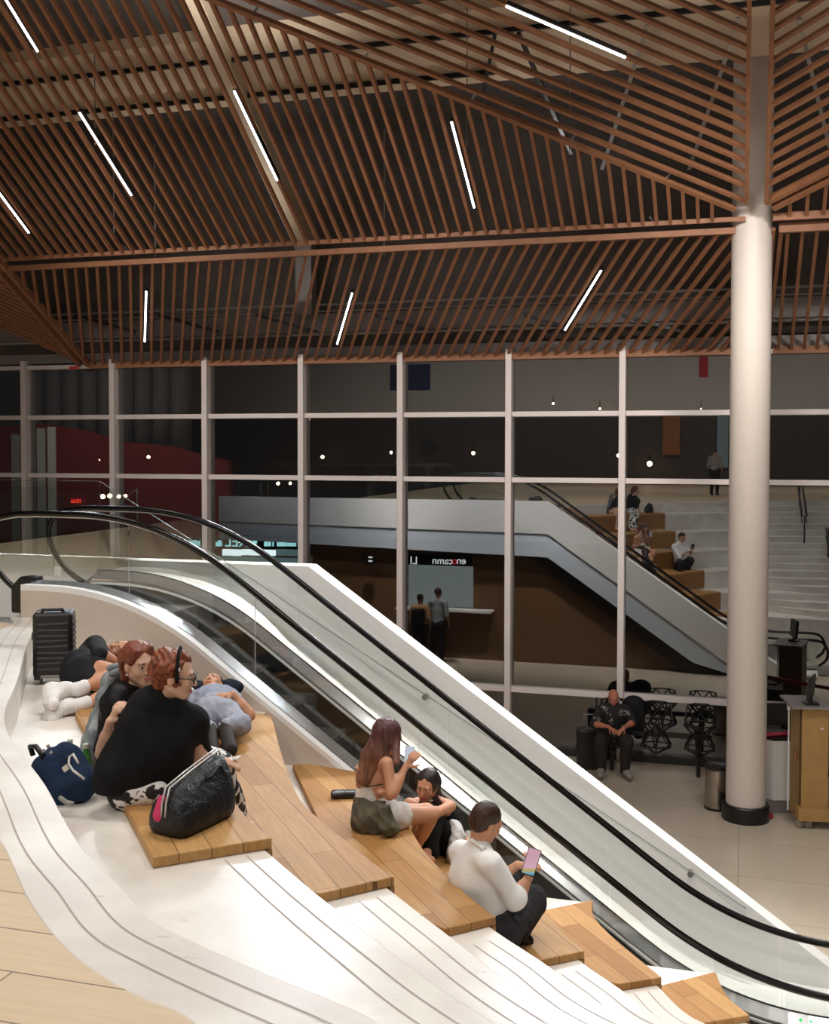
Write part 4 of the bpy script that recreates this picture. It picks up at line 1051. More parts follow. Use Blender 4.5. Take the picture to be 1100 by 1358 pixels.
sculpt('black_top', body_prims(J, .97, .014)+[E3(mid(J['shr'], J['elr'], .22), (.085, .08, .10), None, .05), E3(mid(J['shl'], J['ell'], .42), (.075, .075, .10), None, .05), C(J['shr'], mid(J['shr'], J['elr'], .92), .068, .058, k=.04), C(J['shl'], mid(J['shl'], J['ell'], .7), .06, .05, k=.04), C(J['pel'], at(118, 1020, 6.05), .12, .06, k=.05)], tb, girl, .008, .04, (.006, 34))
dn = Mat('denim_washed', rough=.85); v = dn.coords(); f = dn.noise(v, 7, 6, .7)
dn.color(dn.ramp(f, [(.3, srgb(84, 90, 94)), (.5, srgb(128, 134, 136)), (.68, srgb(170, 174, 172))])); dn.bump(dn.noise(v, 40, 4), .4, .01)
rb = nz(RT*.2-FW*.9)
sculpt('denim_jacket', [C(at(155, 892, 6.24), at(142, 925, 6.14), .045, .045, k=.04), C(at(142, 925, 6.12), at(126, 975, 6.02), .042, .048, flat=(RT, .9), k=.04), C(at(128, 975, 5.98), at(116, 1012, 5.95), .05, .045, k=.04), C(at(147, 905, 6.2), at(120, 1000, 6.15), .05, .07, k=.05)], dn.m, girl, .008, .03, (.005, 40))
sculpt('jacket_collar', [C(at(147, 886, 6.15), at(168, 882, 6.22), .028, .03, flat=(UPZ, .8), k=.02), C(at(150, 893, 6.1), at(168, 887, 6.12), .022, k=.02)], dn.m, girl, .007, .02, (.003, 40))
# ---- 3. person lying behind, white sneakers
J = Jt(nec=(147, 868, 8.70), shl=(140, 878, 8.50), shr=(126, 854, 8.52), che=(122, 872, 8.50), pel=(106, 887, 8.12), hil=(108, 894, 8.0), hir=(110, 884, 8.12),
       elr=(133, 869, 8.04), wrr=(158, 880, 8.20), ell=(150, 884, 8.35), wrl=(166, 884, 8.5), knr=(160, 893, 7.72), anr=(104, 914, 7.56), knl=(158, 918, 7.62), anl=(108, 935, 7.48))
J['tor'] = at(72, 928, 7.40); J['tol'] = at(72, 948, 7.42)
hc = at(160, 864, 8.66); hf = nz(-FW*.70+UPZ*.62-RT*.2); hu = nz(RT*.92+FW*.3+UPZ*.1)
lw = thing('person', Vector((J['pel'].x, J['pel'].y, A_(T(1))+PAD)), 'person in black shorts and white sneakers lying on their side behind the suitcase', 'person')
sculpt('body', body_prims(J, .92, 0, .84)+head_prims(hc, hf, hu, .98, J['nec'])+arms(J, 1.15)+legs(J, .98)+hand_prims(J['wrr'], RT*.9-UPZ*.1+FW*.2, -FW+UPZ*.3, 1, .5)+hand_prims(J['wrl'], RT, UPZ, 1, .4), SK['b'], lw, .008)
face_parts(hc, hf, hu, .98, lw)
r_, f_, u_ = axes(hf, hu); LH = lambda x, y, z: hc+(r_*x+f_*y+u_*z)
sculpt('hair', [E3(LH(0, -.03, .045), (.083, .092, .085), (r_, f_, u_), .02), E3(LH(0, .10, -.03), (.08, .07, .10), (r_, f_, u_), .01, '-')], hairm('hair_black', srgb(22, 18, 18), srgb(46, 38, 36)), lw, .007, .02)
bk = cloth('tee_black', srgb(34, 33, 36), srgb(22, 21, 23), 7, .35)
sculpt('t_shirt', body_prims(J, .95, .014, .84)+arms(J, 1, .024, 'r', 'u')+[C(J['shl'], mid(J['shl'], J['ell'], .5), .065, k=.03), CUT(mid(J['shr'], J['elr'], .62), (J['elr']-J['shr']))][:1], bk, lw, .009, .04, (.004, 30))
sculpt('shorts', [C(J['hil'], J['hir'], .125, k=.06), C(J['hir'], mid(J['hir'], J['knr'], .34), .105, .096, k=.05), C(J['hil'], mid(J['hil'], J['knl'], .34), .105, .09, k=.05), C(J['pel'], at(99, 895, 8.0), .115, .095, k=.06), C(J['pel'], J['che'], .12, .11, k=.05)], bk, lw, .009, .04, (.004, 26))
wht = plain('sneaker_white', srgb(228, 224, 220), .5, bump=.1); sock = plain('sock_white', srgb(226, 222, 220), .9); sole = plain('sole_rubber', srgb(206, 200, 194), .7)
for x, heel, toe in (('r', at(68, 914, 7.52), at(70, 934, 7.36)), ('l', at(72, 938, 7.46), at(70, 954, 7.36))):
    a = J['an'+x]
    sculpt('sock', [C(mid(a, J['kn'+x], -.02), mid(a, J['kn'+x], .14), .046, .05, k=.01), C(a, heel, .044, .04, k=.02)], sock, lw, .006)
    sh = sculpt('sneaker', [C(mid(a, heel, .35), heel, .048, .044, k=.03), C(heel, toe, .046, .042, k=.03), C(mid(a, heel, .5), mid(heel, toe, .6), .046, .04, k=.03)], wht, lw, .006, .02)
    o = nz(heel-a)*.026
    sculpt('sole', [C(heel+o, toe+o, .036, .036, k=0)], sole, sh, .006)
    lc = MB()
    for q in (.25, .45, .65): c_ = mid(mid(a, heel, .3), toe, q); lc.tube([c_-UPZ*.03-FW*.05, c_-FW*.055, c_+UPZ*.03-FW*.05], .004, 6)
    lc.build('laces', sock, sh, smooth=True)
# ---- 4. man lying in blue-grey clothes
J = Jt(nec=(283, 916, 9.02), shr=(262, 926, 8.85), shl=(305, 922, 8.88), che=(283, 927, 8.82), pel=(286, 945, 8.50), hir=(274, 948, 8.45), hil=(299, 948, 8.45),
       elr=(250, 948, 8.52), wrr=(256, 967, 8.26), ell=(331, 949, 8.55), wrl=(309, 920, 8.52), knr=(260, 959, 8.26), knl=(319, 961, 8.26), anr=(279, 966, 8.12), anl=(298, 963, 8.14))
J['tor'] = at(282, 996, 7.92); J['tol'] = at(306, 993, 7.92)
hc = at(282, 909, 9.12); hf = nz(UPZ*.85-FW*.45-RT*.15); hu = nz(FW*.9+UPZ*.4)
lm = thing('person', Vector((J['pel'].x, J['pel'].y, A_(T(2))+PAD)), 'man in blue-grey clothes lying on the wood, dark shoe soles towards us', 'person')
sculpt('body', body_prims(J)+head_prims(hc, hf, hu, 1.0, J['nec'])+arms(J, 1.05)+legs(J)+hand_prims(J['wrl'], -RT*.95-UPZ*.15-FW*.25, UPZ-FW*.6, -1, .25, 1.05)+hand_prims(J['wrr'], -FW*.8+RT*.1-UPZ*.5, UPZ-RT*.3, 1, .3), SK['b'], lm, .008)
face_parts(hc, hf, hu, 1.0, lm)
r_, f_, u_ = axes(hf, hu); LH = lambda x, y, z: hc+(r_*x+f_*y+u_*z)
sculpt('hair', [E3(LH(0, -.03, .045), (.082, .09, .082), (r_, f_, u_), .02), E3(LH(0, .10, -.03), (.08, .07, .10), (r_, f_, u_), .01, '-')], hairm('hair_black_b', srgb(26, 20, 18), srgb(52, 40, 34)), lm, .007, .02)
bg = cloth('cotton_blue_grey', srgb(142, 148, 162), srgb(130, 136, 152), 12, .4); bg2 = cloth('trousers_blue_grey', srgb(160, 164, 176), srgb(146, 150, 164), 12, .5)
sculpt('t_shirt', body_prims({**J, 'pel': mid(J['che'], J['pel'], .5)}, 1, .012)[:1]+body_prims(J, 1, .012)[2:]+[C(J['shr'], mid(J['shr'], J['elr'], .5), .066, .058, k=.04)]+[C(J['shl'], mid(J['shl'], J['ell'], .3), .066, .06, k=.04), C(J['che'], mid(J['che'], J['pel'], .45), .135, .13, flat=(UPZ, .75), k=.05)], bg, lm, .008, .04, (.006, 38))
sculpt('trousers', [C(J['hil'], J['hir'], .125, k=.05), C(J['pel'], mid(J['pel'], J['che'], .4), .14, .135, flat=(UPZ, .85), k=.05)]+[C(J['hi'+x], J['kn'+x], .105, .082, k=.012) for x in 'lr']+[C(J['kn'+x], mid(J['kn'+x], J['an'+x], .9), .080, .058, k=.02) for x in 'lr'], bg2, lm, .007, .03, (.004, 46))
dsole = plain('sole_dark', srgb(50, 44, 42), .8, bump=.2)
for x in 'rl':
    a, t = J['an'+x], J['to'+x]; sh = sculpt('shoe', [C(a, t, .046, .052, flat=(FW, .8), k=.02)], dsole, lm, .006)
    sculpt('sole', [C(mid(a, t, .06)-FW*.03, mid(a, t, .5)-FW*.03, .036, .034, flat=(FW, .4), k=.01), C(mid(a, t, .5)-FW*.03, t-FW*.03, .034, .048, flat=(FW, .4), k=.01)], plain('sole_black', srgb(40, 36, 35), .9, bump=.3), sh, .006)
jk = tag(sculpt('folded_jacket', [E3(at(268, 914, 9.18), (.14, .12, .065), None, .04), E3(at(305, 912, 9.22), (.12, .10, .07), None, .04), E3(at(286, 917, 9.22), (.18, .1, .045), None, .04)], cloth('navy_cloth_b', srgb(34, 38, 52), srgb(24, 27, 38), 9, .5), None, .008, .03, (.006, 30)), 'dark navy jacket folded as a pillow under the lying man', 'jacket')
wp = tag(sculpt('drink_cup', [C(at(252, 917, 9.02), at(252, 922, 9.02), .036, .03, k=.01), C(at(252, 921, 9.02), at(252, 935, 9.02), .03, .028, k=.01)], plain('cup_white', srgb(226, 220, 210), .4), None, .005), 'white cup beside the head of the lying man', 'cup')
# ---- 5. long-haired woman with phone
J = Jt(nec=(504, 994, 7.72), shl=(487, 1008, 7.90), shr=(514, 1012, 7.58), che=(497, 1026, 7.74), pel=(496, 1080, 7.72), hil=(488, 1080, 7.86), hir=(506, 1083, 7.64),
       elr=(520, 1052, 7.52), wrr=(538, 1017, 7.62), ell=(482, 1048, 7.92), wrl=(505, 1051, 7.60), knr=(571, 1080, 7.78), anr=(549, 1130, 8.0), knl=(566, 1076, 8.02), anl=(545, 1124, 8.20))
J['tor'] = J['anr']+Vector((.12, .04, -.06)); J['tol'] = J['anl']+Vector((.12, .04, -.05))
hc = at(515, 977, 7.70); hf = nz(RT*.74+FW*.5-UPZ*.42); hu = nz(UPZ*.9+RT*.38+FW*.1)
lh = thing('person', Vector((J['pel'].x, J['pel'].y, A_(T(3))+PAD)), 'woman with very long brown hair seen from behind, in white shorts, holding a pale phone', 'person')
sculpt('body', body_prims(J, .88)+head_prims(hc, hf, hu, .98, J['nec'])+arms(J, .9)+legs(J, 1.0)+feet(J)+hand_prims(J['wrr'], UPZ*.75+RT*.55, -RT*.5-FW*.7, 1, .6, .95)+hand_prims(J['wrl'], RT*.8+UPZ*.05, -FW, 1, .7, .95), SK['b'], lh, .007)
face_parts(hc, hf, hu, .98, lh)
r_, f_, u_ = axes(hf, hu); LH = lambda x, y, z: hc+(r_*x+f_*y+u_*z)
hm_ = Mat('hair_ombre', rough=.4, spec=.35); v = hm_.coords(scale=(1, 1, .1)); f = hm_.noise(v, 70, 5, .6)
tc = hm_.node('ShaderNodeTexCoord'); sx_ = hm_.node('ShaderNodeSeparateXYZ'); hm_.l.new(tc.outputs['Object'], sx_.inputs[0])
mr = hm_.node('ShaderNodeMapRange'); mr.inputs['From Min'].default_value = A_(-2.42); mr.inputs['From Max'].default_value = A_(-1.98); hm_.l.new(sx_.outputs['Z'], mr.inputs['Value'])
hm_.color(hm_.mix(mr.outputs[0], hm_.ramp(f, [(.3, srgb(120, 84, 62)), (.7, srgb(190, 142, 110))]), hm_.ramp(f, [(.3, srgb(58, 34, 36)), (.7, srgb(112, 72, 70))]))); hm_.bump(f, .5, .006)
sculpt('hair', [E3(LH(0, -.022, .04), (.082, .096, .084), (r_, f_, u_), .02), C(LH(0, -.05, .03), at(500, 1000, 7.66), .085, .075, k=.04), C(at(500, 996, 7.66), at(483, 1032, 7.64), .082, .055, flat=(FW, .6), k=.04), C(at(490, 1000, 7.72), at(478, 1030, 7.70), .06, .03, flat=(FW, .6), k=.03),
                C(LH(.062, .02, .02), at(526, 1012, 7.56), .035, .02, k=.03), C(LH(-.066, .02, .02), at(518, 1015, 7.8), .03, .02, k=.03), E3(LH(0, .115, -.03), (.062, .065, .09), (r_, f_, u_), .01, '-')], hm_.m, lh, .006, .03, (.002, 80, (1, 1, .12)))
bt = cloth('top_beige', srgb(190, 146, 120), srgb(176, 132, 106), 8, .2)
sculpt('strapless_top', [C(at(496, 1020, 7.73), at(495, 1048, 7.72), .132, .118, flat=(nz(FW), .74), k=.03), CUT(at(495, 1044, 7.7), -UPZ), CUT(at(496, 1016, 7.73), UPZ)], bt, lh, .007)
MB().tube([at(475, 1040, 7.7), at(490, 1043, 7.58), at(508, 1040, 7.6)], .005, 6).build('back_strap', MT['black'], lh, smooth=True)
wc = cloth('shorts_white', srgb(226, 220, 212), srgb(204, 198, 190), 14, .4)
sculpt('shorts', [C(at(495, 1052, 7.72), J['pel'], .122, .135, flat=(nz(FW), .85), k=.03), C(J['hir'], mid(J['hir'], J['knr'], .36), .108, .098, k=.04), C(J['hil'], mid(J['hil'], J['knl'], .36), .105, .095, k=.04)], wc, lh, .007, .04, (.004, 44))
ol = cloth('jacket_olive', srgb(104, 98, 80), srgb(76, 72, 58), 12, .5)
sculpt('tied_jacket', [C(at(495, 1068, 7.72), at(494, 1086, 7.66), .145, .15, flat=(nz(FW), .95), k=.04), C(at(508, 1058, 7.55), at(512, 1098, 7.48), .035, .05, k=.04), C(at(505, 1064, 7.56), at(522, 1100, 7.50), .03, .04, k=.03), CUT(at(494, 1062, 7.6), UPZ*.9+RT*.1), CUT((0, 0, A_(T(3))+PAD+.002), (0, 0, -1))], ol, lh, .007, .03, (.006, 42))
phone('pale phone held up by the long-haired woman', at(543, 1004, 7.66), RT*.8-FW*.2, UPZ*.8+RT*.6+FW*.1, emit('screen_pale', srgb(206, 212, 224), .8), body=plain('phone_lilac', srgb(200, 204, 216), .3))
# ---- 6. woman in black on the platform below
J = Jt(nec=(577, 1062, 8.44), shl=(598, 1069, 8.38), shr=(557, 1064, 8.60), che=(586, 1086, 8.48), pel=(594, 1122, 8.46), hil=(600, 1124, 8.40), hir=(582, 1122, 8.58),
       ell=(578, 1078, 8.16), wrl=(561, 1076, 8.22), elr=(543, 1066, 8.42), wrr=(560, 1070, 8.34), knl=(572, 1080, 8.22), anl=(573, 1130, 8.06), knr=(558, 1076, 8.38), anr=(560, 1128, 8.16))
J['tol'] = J['anl']-RT*.14-FW*.06-UPZ*.05; J['tor'] = J['anr']-RT*.13-FW*.06-UPZ*.04
hc = at(567, 1041, 8.36); hf = nz(-FW*.84-RT*.36-UPZ*.26); hu = nz(UPZ*.93-FW*.26+RT*.05)
gb = thing('person', Vector((J['pel'].x, J['pel'].y, A_(T(4))+PAD)), 'dark-haired woman in a black sleeveless outfit sitting with knees drawn up, looking down', 'person')
sculpt('body', body_prims(J, .88)+head_prims(hc, hf, hu, .98, J['nec'])+arms(J, .92)+legs(J, .95)+feet(J)+hand_prims(J['wrl'], -RT*.9-FW*.2, UPZ, 1, .5, .95)+hand_prims(J['wrr'], RT*.8-FW*.4, UPZ, -1, .5, .95), SK['b'], gb, .007)
face_parts(hc, hf, hu, .98, gb)
r_, f_, u_ = axes(hf, hu); LH = lambda x, y, z: hc+(r_*x+f_*y+u_*z)
sculpt('hair', [E3(LH(0, -.024, .042), (.081, .096, .084), (r_, f_, u_), .02), C(LH(-.066, .0, .03), at(559, 1066, 8.34), .03, .022, k=.03), C(LH(.068, -.01, .03), at(588, 1075, 8.38), .034, .03, k=.03), C(LH(.03, -.06, .0), at(588, 1072, 8.5), .06, .04, k=.03), C(LH(-.03, -.06, .0), at(572, 1072, 8.6), .06, .04, k=.03),
                E3(LH(0, .118, -.022), (.066, .085, .092), (r_, f_, u_), .01, '-')], hairm('hair_dark', srgb(24, 18, 18), srgb(58, 44, 42), 70), gb, .006, .025, (.0015, 80, (1, 1, .15)))
bk2 = cloth('black_jersey', srgb(24, 23, 25), srgb(15, 14, 16), 8, .3)
sculpt('tank_top', [C(J['pel'], J['che'], .135, .132, flat=(nz(FW+RT*.4), .8), k=.04), C(J['che'], J['nec']-UPZ*.03, .125, .055, flat=(nz(FW+RT*.4), .8), k=.04), C(mid(J['shl'], J['shr'], .28), mid(J['shl'], J['shr'], .72), .06, k=.03)], bk2, gb, .007)
sculpt('trousers', [C(J['hil'], J['hir'], .115, k=.05)]+legs(J, .95, .018), bk2, gb, .007, .04, (.003, 36))
ws = cloth('shirt_white_b', srgb(222, 220, 216), srgb(196, 194, 192), 16, .5)
sculpt('tied_shirt', [C(at(602, 1096, 8.34), at(607, 1112, 8.30), .055, .065, k=.04), C(at(607, 1110, 8.30), at(602, 1134, 8.22), .065, .08, flat=(RT, .7), k=.04), CUT((0, 0, A_(T(4))+PAD+.002), (0, 0, -1))], ws, gb, .007, .03, (.006, 50))
MB().tube([LH(.045, .02, -.12), at(574, 1062, 8.33), LH(-.04, .03, -.12)], .008, 8).build('choker', wht, gb, smooth=True)
# ---- 7. man in the white shirt
J = Jt(nec=(635, 1116, 6.70), shl=(610, 1130, 6.84), shr=(652, 1146, 6.58), che=(630, 1166, 6.72), pel=(650, 1232, 6.80), hil=(640, 1228, 6.95), hir=(664, 1236, 6.68),
       elr=(683, 1193, 6.62), wrr=(702, 1163, 6.72), ell=(652, 1172, 7.02), wrl=(687, 1147, 6.92), knr=(705, 1194, 6.92), anr=(686, 1240, 6.88), knl=(668, 1168, 7.30), anl=(672, 1222, 7.28))
J['tor'] = J['anr']+Vector((.06, .02, -.04)); J['tol'] = J['anl']+Vector((.1, .05, -.05))
hc = at(645, 1091, 6.70); hf = nz(RT*.80+FW*.46-UPZ*.36); hu = nz(UPZ*.92+RT*.32)
mw = thing('person', Vector((J['pel'].x, J['pel'].y, A_(T(4))+PAD)), 'man in a white shirt with rolled sleeves and dark jeans, typing on a phone', 'person')
sculpt('body', body_prims(J, 1.0)+head_prims(hc, hf, hu, 1.02, J['nec'])+arms(J, 1.05)+legs(J)+feet(J)+hand_prims(J['wrr'], UPZ*.8+RT*.1+FW*.15, -FW*.6+RT*.6, -1, .55)+hand_prims(J['wrl'], RT*.85+UPZ*.15-FW*.2, UPZ*.7-FW*.2, 1, .5), SK['b'], mw, .007)
face_parts(hc, hf, hu, 1.02, mw)
r_, f_, u_ = axes(hf, hu); LH = lambda x, y, z: hc+(r_*x+f_*y+u_*z)
sculpt('hair', [E3(LH(0, -.022, .045), (.080, .097, .086), (r_, f_, u_), .02), E3(LH(0, -.06, -.01), (.07, .052, .06), (r_, f_, u_), .03), E3(LH(0, .118, -.025), (.09, .07, .095), (r_, f_, u_), .01, '-'), E3(LH(.085, .03, -.05), (.03, .045, .05), (r_, f_, u_), .01, '-')], hairm('hair_brown', srgb(34, 22, 16), srgb(74, 50, 36), 90), mw, .006, .02, (.0015, 120))
wsh = cloth('shirt_white_c', srgb(238, 236, 233), srgb(232, 229, 225), 6, .22)
sculpt('shirt', body_prims(J, 1.0, .022)[:1]*0+body_prims({**J, 'pel': mid(J['pel'], J['che'], .3)}, 1.0, .024)[:1]+body_prims(J, 1.0, .022)[2:]+[C(J['che'], mid(J['pel'], J['che'], .28), .158, .158, flat=(nz(FW+RT*.4), .78), k=.05)]+arms(J, 1.05, .022, 'lr', 'u')+[C(J['elr'], mid(J['elr'], J['wrr'], .16), .062, .058, k=.03), C(J['ell'], mid(J['ell'], J['wrl'], .14), .058, .054, k=.03), C(mid(J['elr'], J['shr'], .08), mid(J['elr'], J['wrr'], .12), .062, .06, k=.03)], wsh, mw, .007, .04, (.0035, 30, (1, 1, .6)))
sculpt('collar', [C(at(627, 1115, 6.66), at(640, 1124, 6.60), .013, k=.012), C(at(627, 1115, 6.66), at(636, 1110, 6.78), .013, k=.012), C(at(640, 1124, 6.60), at(648, 1132, 6.62), .013, .011, k=.012)], wsh, mw, .006)
jn = cloth('jeans_dark', srgb(58, 56, 58), srgb(40, 39, 41), 22, .4)
sculpt('jeans', [C(J['hil'], J['hir'], .125, k=.05), C(J['pel'], mid(J['pel'], J['che'], .2), .135, .125, k=.05)]+legs(J, 1.12, .026), jn, mw, .008, .04, (.003, 40))
for x in 'lr': sculpt('shoe', feet(J, 1, .012, x), MT['black'], mw, .008)
pm = Mat('screen_game', (0, 0, 0, 1), .1); v = pm.coords(); sx_ = pm.node('ShaderNodeSeparateXYZ'); pm.l.new(v, sx_.inputs[0]); mr = pm.node('ShaderNodeMapRange')
mr.inputs['From Min'].default_value = A_(-2.60); mr.inputs['From Max'].default_value = A_(-2.46); pm.l.new(sx_.outputs['Z'], mr.inputs['Value'])
rc = pm.ramp(mr.outputs[0], [(.0, srgb(30, 34, 40)), (.25, srgb(40, 60, 80)), (.38, srgb(120, 170, 190)), (.5, srgb(190, 170, 80)), (.6, srgb(214, 170, 190)), (1, srgb(206, 160, 176))]); pm.l.new(rc, pm.b.inputs['Emission Color']); pm.b.inputs['Emission Strength'].default_value = .9
phone('phone with a bright coloured screen in the hands of the man in the white shirt', at(705, 1143, 6.66), RT*.85-FW*.2-UPZ*.25, UPZ*.78+RT*.40+FW*.4, pm.m, sz=(.041, .082, .0045))
# ---- 8. seated man by the glass
J = Jt(nec=(815, 936, 16.85), shl=(832, 942, 16.8), shr=(797, 942, 16.8), che=(814, 950, 16.82), pel=(813, 974, 16.9), hil=(823, 976, 16.85), hir=(804, 976, 16.85),
       ell=(840, 958, 16.7), wrl=(828, 965, 16.5), elr=(788, 960, 16.7), wrr=(808, 964, 16.5), knl=(832, 983, 16.45), knr=(797, 983, 16.45), anl=(829, 1022, 16.55), anr=(798, 1020, 16.55))
J['tol'] = J['anl']-FW*.15+RT*.05-UPZ*.05; J['tor'] = J['anr']-FW*.15-RT*.04-UPZ*.05
hc = at(814, 925, 16.8); hf = nz(-FW*.9-UPZ*.35); hu = UPZ
sm_ = thing('person', Vector((J['pel'].x, J['pel'].y, 0)), 'bald older man in a dark patterned shirt sitting on the wire bench by the glass', 'person')
sculpt('body', body_prims(J, 1.12)+head_prims(hc, hf, hu, 1.02, J['nec'])+arms(J, 1.1)+legs(J, 1.05)+hand_prims(J['wrl'], -RT*.6-UPZ*.5-FW*.2, UPZ-FW, -1, .5, 1.05)+hand_prims(J['wrr'], RT*.6-UPZ*.4-FW*.2, UPZ-FW, 1, .5, 1.05), SK['c'], sm_, .01)
face_parts(hc, hf, hu, 1.02, sm_)
pf = Mat('patterned_shirt', rough=.8); v = pf.coords(); f = pf.noise(v, 11, 2, .5); pf.color(pf.ramp(f, [(.60, srgb(26, 24, 26)), (.63, srgb(150, 146, 142)), (.70, srgb(40, 36, 40))]))
sculpt('shirt', body_prims(J, 1.12, .025)+arms(J, 1.1, .025, 'lr', 'u'), pf.m, sm_, .012, .04, (.004, 30))
sculpt('trousers', [C(J['hil'], J['hir'], .14, k=.05)]+legs(J, 1.1, .03), cloth('trousers_dark', srgb(52, 46, 44)), sm_, .012, .04)
for x in 'lr': sculpt('shoe', feet(J, 1.1, .012, x)+[CUT((0, 0, .004), (0, 0, -1))], plain('shoe_grey', srgb(150, 138, 130), .7), sm_, .008)
# ---- mirrored people: one standing behind us, two at the kiosk
def standing(name_label, base, f, ht, top, bottom, hair, group=None):
    f = nz(f); r = f.cross(UPZ).normalized(); q = ht/1.72; b = Vector(base)
    L = lambda x, y, z: b+(r*x+f*y+UPZ*z)*q
    J = dict(nec=L(0, -.02, 1.44), shl=L(-.18, -.01, 1.38), shr=L(.18, -.01, 1.38), che=L(0, 0, 1.2), pel=L(0, 0, .95), hil=L(-.09, 0, .9), hir=L(.09, 0, .9), ell=L(-.24, -.02, 1.1), elr=L(.24, -.02, 1.1), wrl=L(-.22, .12, .93), wrr=L(.22, .12, .93),
             knl=L(-.1, .02, .49), knr=L(.1, .0, .49), anl=L(-.1, -.02, .08), anr=L(.1, -.04, .08), tol=L(-.11, .14, .035), tor=L(.11, .12, .035))
    t = thing('person', b, name_label, 'person', group)
    hc = L(0, .02, 1.6)
    sculpt('body', body_prims(J, q)+head_prims(hc, f, UPZ, q, J['nec'])+arms(J, q)+legs(J, q)+hand_prims(J['wrl'], -UPZ+f*.3, -r, 1, .3, q)+hand_prims(J['wrr'], -UPZ+f*.3, r, -1, .3, q), SK['b'], t, .012)
    r_, f_, u_ = axes(f, UPZ)
    sculpt('hair', [E3(hc-f*.03+UPZ*.04, (.083*q, .093*q, .085*q), (r_, f_, u_), .02), E3(hc+f*.1-UPZ*.03, (.08, .07, .1), (r_, f_, u_), .01, '-')], hair, t, .01)
    sculpt('shirt', body_prims(J, q, .02)+arms(J, q, .02, 'lr', 'u'), top, t, .012); sculpt('trousers', [C(J['hil'], J['hir'], .13*q, k=.05)]+legs(J, q, .02), bottom, t, .012)
    for x in 'lr': sculpt('shoe', feet(J, q, .008, x), MT['black'], t, .01)
    return t, L
hk = hairm('hair_plain', srgb(40, 28, 22), srgb(70, 50, 40))
pb = reflY(948, 655, -2.3); standing('person in a grey shirt standing on the upper floor, seen mirrored in the dark glass', (pb.x, -2.3, A_(F0)), -FW, 1.55, cloth('shirt_grey', srgb(176, 168, 164)), cloth('trousers_black', srgb(30, 28, 28)), hk)
p1 = reflY(560, 850, 11.1); _, Lk = standing('customer with a black backpack at the kiosk window, seen mirrored', (p1.x, 11.25, 0), (0, -1, 0), 1.62, cloth('shirt_tan', srgb(190, 150, 110)), cloth('trousers_black2', srgb(36, 32, 32)), hk)
tag(sculpt('backpack', [BX(Lk(0, -.2, 1.15), (.15, .09, .22), None, .06)], bk, None, .012), 'black backpack on the back of the kiosk customer, seen mirrored', 'backpack')
p2 = reflY(576, 850, 11.1); standing('taller customer in a grey shirt at the kiosk window, seen mirrored', (p2.x+.05, 10.95, 0), (.2, -1, 0), 1.74, cloth('shirt_grey2', srgb(150, 158, 160)), cloth('trousers_black3', srgb(36, 32, 32)), hk)
# ------------------------------------------------------------------ luggage and small things
def frame_of(a, b):
    ax = (Vector(b)-Vector(a)); ax.z = 0; L = ax.length; ax.normalize(); ay = Vector((-ax.y, ax.x, 0)); 
    if ay.dot(FW) < 0: ay = -ay
    return ax, ay, L
# suitcase on the top tier
a, b = on(43, 909, T(1)), on(97, 907, T(1)); ax, ay, L = frame_of(a, b); D_ = (a-CAM).dot(FW)
Hs = .545*.93
t = thing('suitcase', (a+b)/2+ay*.11, 'black hard-shell cabin suitcase standing upright by the escalator wall', 'suitcase')
c = (a+b)/2+ay*.115; blk = plain('shell_black', srgb(30, 28, 29), .38, bump=.05)
sculpt('shell', [BX(c+UPZ*(.045+Hs/2), (L/2, .115, Hs/2), (ax, ay, UPZ), .035)]+[C(c-ax*(L/2-.04)-ay*.113+UPZ*z, c+ax*(L/2-.04)-ay*.113+UPZ*(z+.008*math.sin(i*1.7)), .008, k=.012) for i, z in enumerate([.11+.043*q for q in range(9)])]
       + [C(c+ax*(L/2-.002)-ay*.07+UPZ*z, c+ax*(L/2-.002)+ay*.08+UPZ*z, .009, k=.012) for z in [.11+.043*q for q in range(9)]], blk, t, .006, 0)
sculpt('handle', [C(c-ax*.08-ay*.085+UPZ*(Hs+.045), c-ax*.07-ay*.09+UPZ*(Hs+.065), .012, k=.01), C(c-ax*.07-ay*.09+UPZ*(Hs+.065), c+ax*.07-ay*.09+UPZ*(Hs+.065), .012, k=.01), C(c+ax*.07-ay*.09+UPZ*(Hs+.065), c+ax*.08-ay*.085+UPZ*(Hs+.045), .012, k=.01)], blk, t, .005)
MB().obox(c-ax*(L/2+.006)+UPZ*.36, ax, ay, UPZ, .01, .03, .03).build('side_handle', blk, t, bevel=.006)
for sx in (-1, 1):
    for sy in (-1, 1):
        w0 = c+ax*sx*(L/2-.035)+ay*sy*.085; wh = MB().tube([w0-ax*.016+UPZ*.026, w0+ax*.016+UPZ*.026], .026, 16).build('wheel', MT['dsteel'], t, smooth=.6)
        MB().obox(w0+UPZ*.05, ax, ay, UPZ, .024, .024, .012).build('wheel_fork', blk, wh)
MB().obox(c-ay*.117+UPZ*.062, ax, ay, UPZ, L*.30, .004, .012).build('foot_bar', MT['dsteel'], t, bevel=.003)
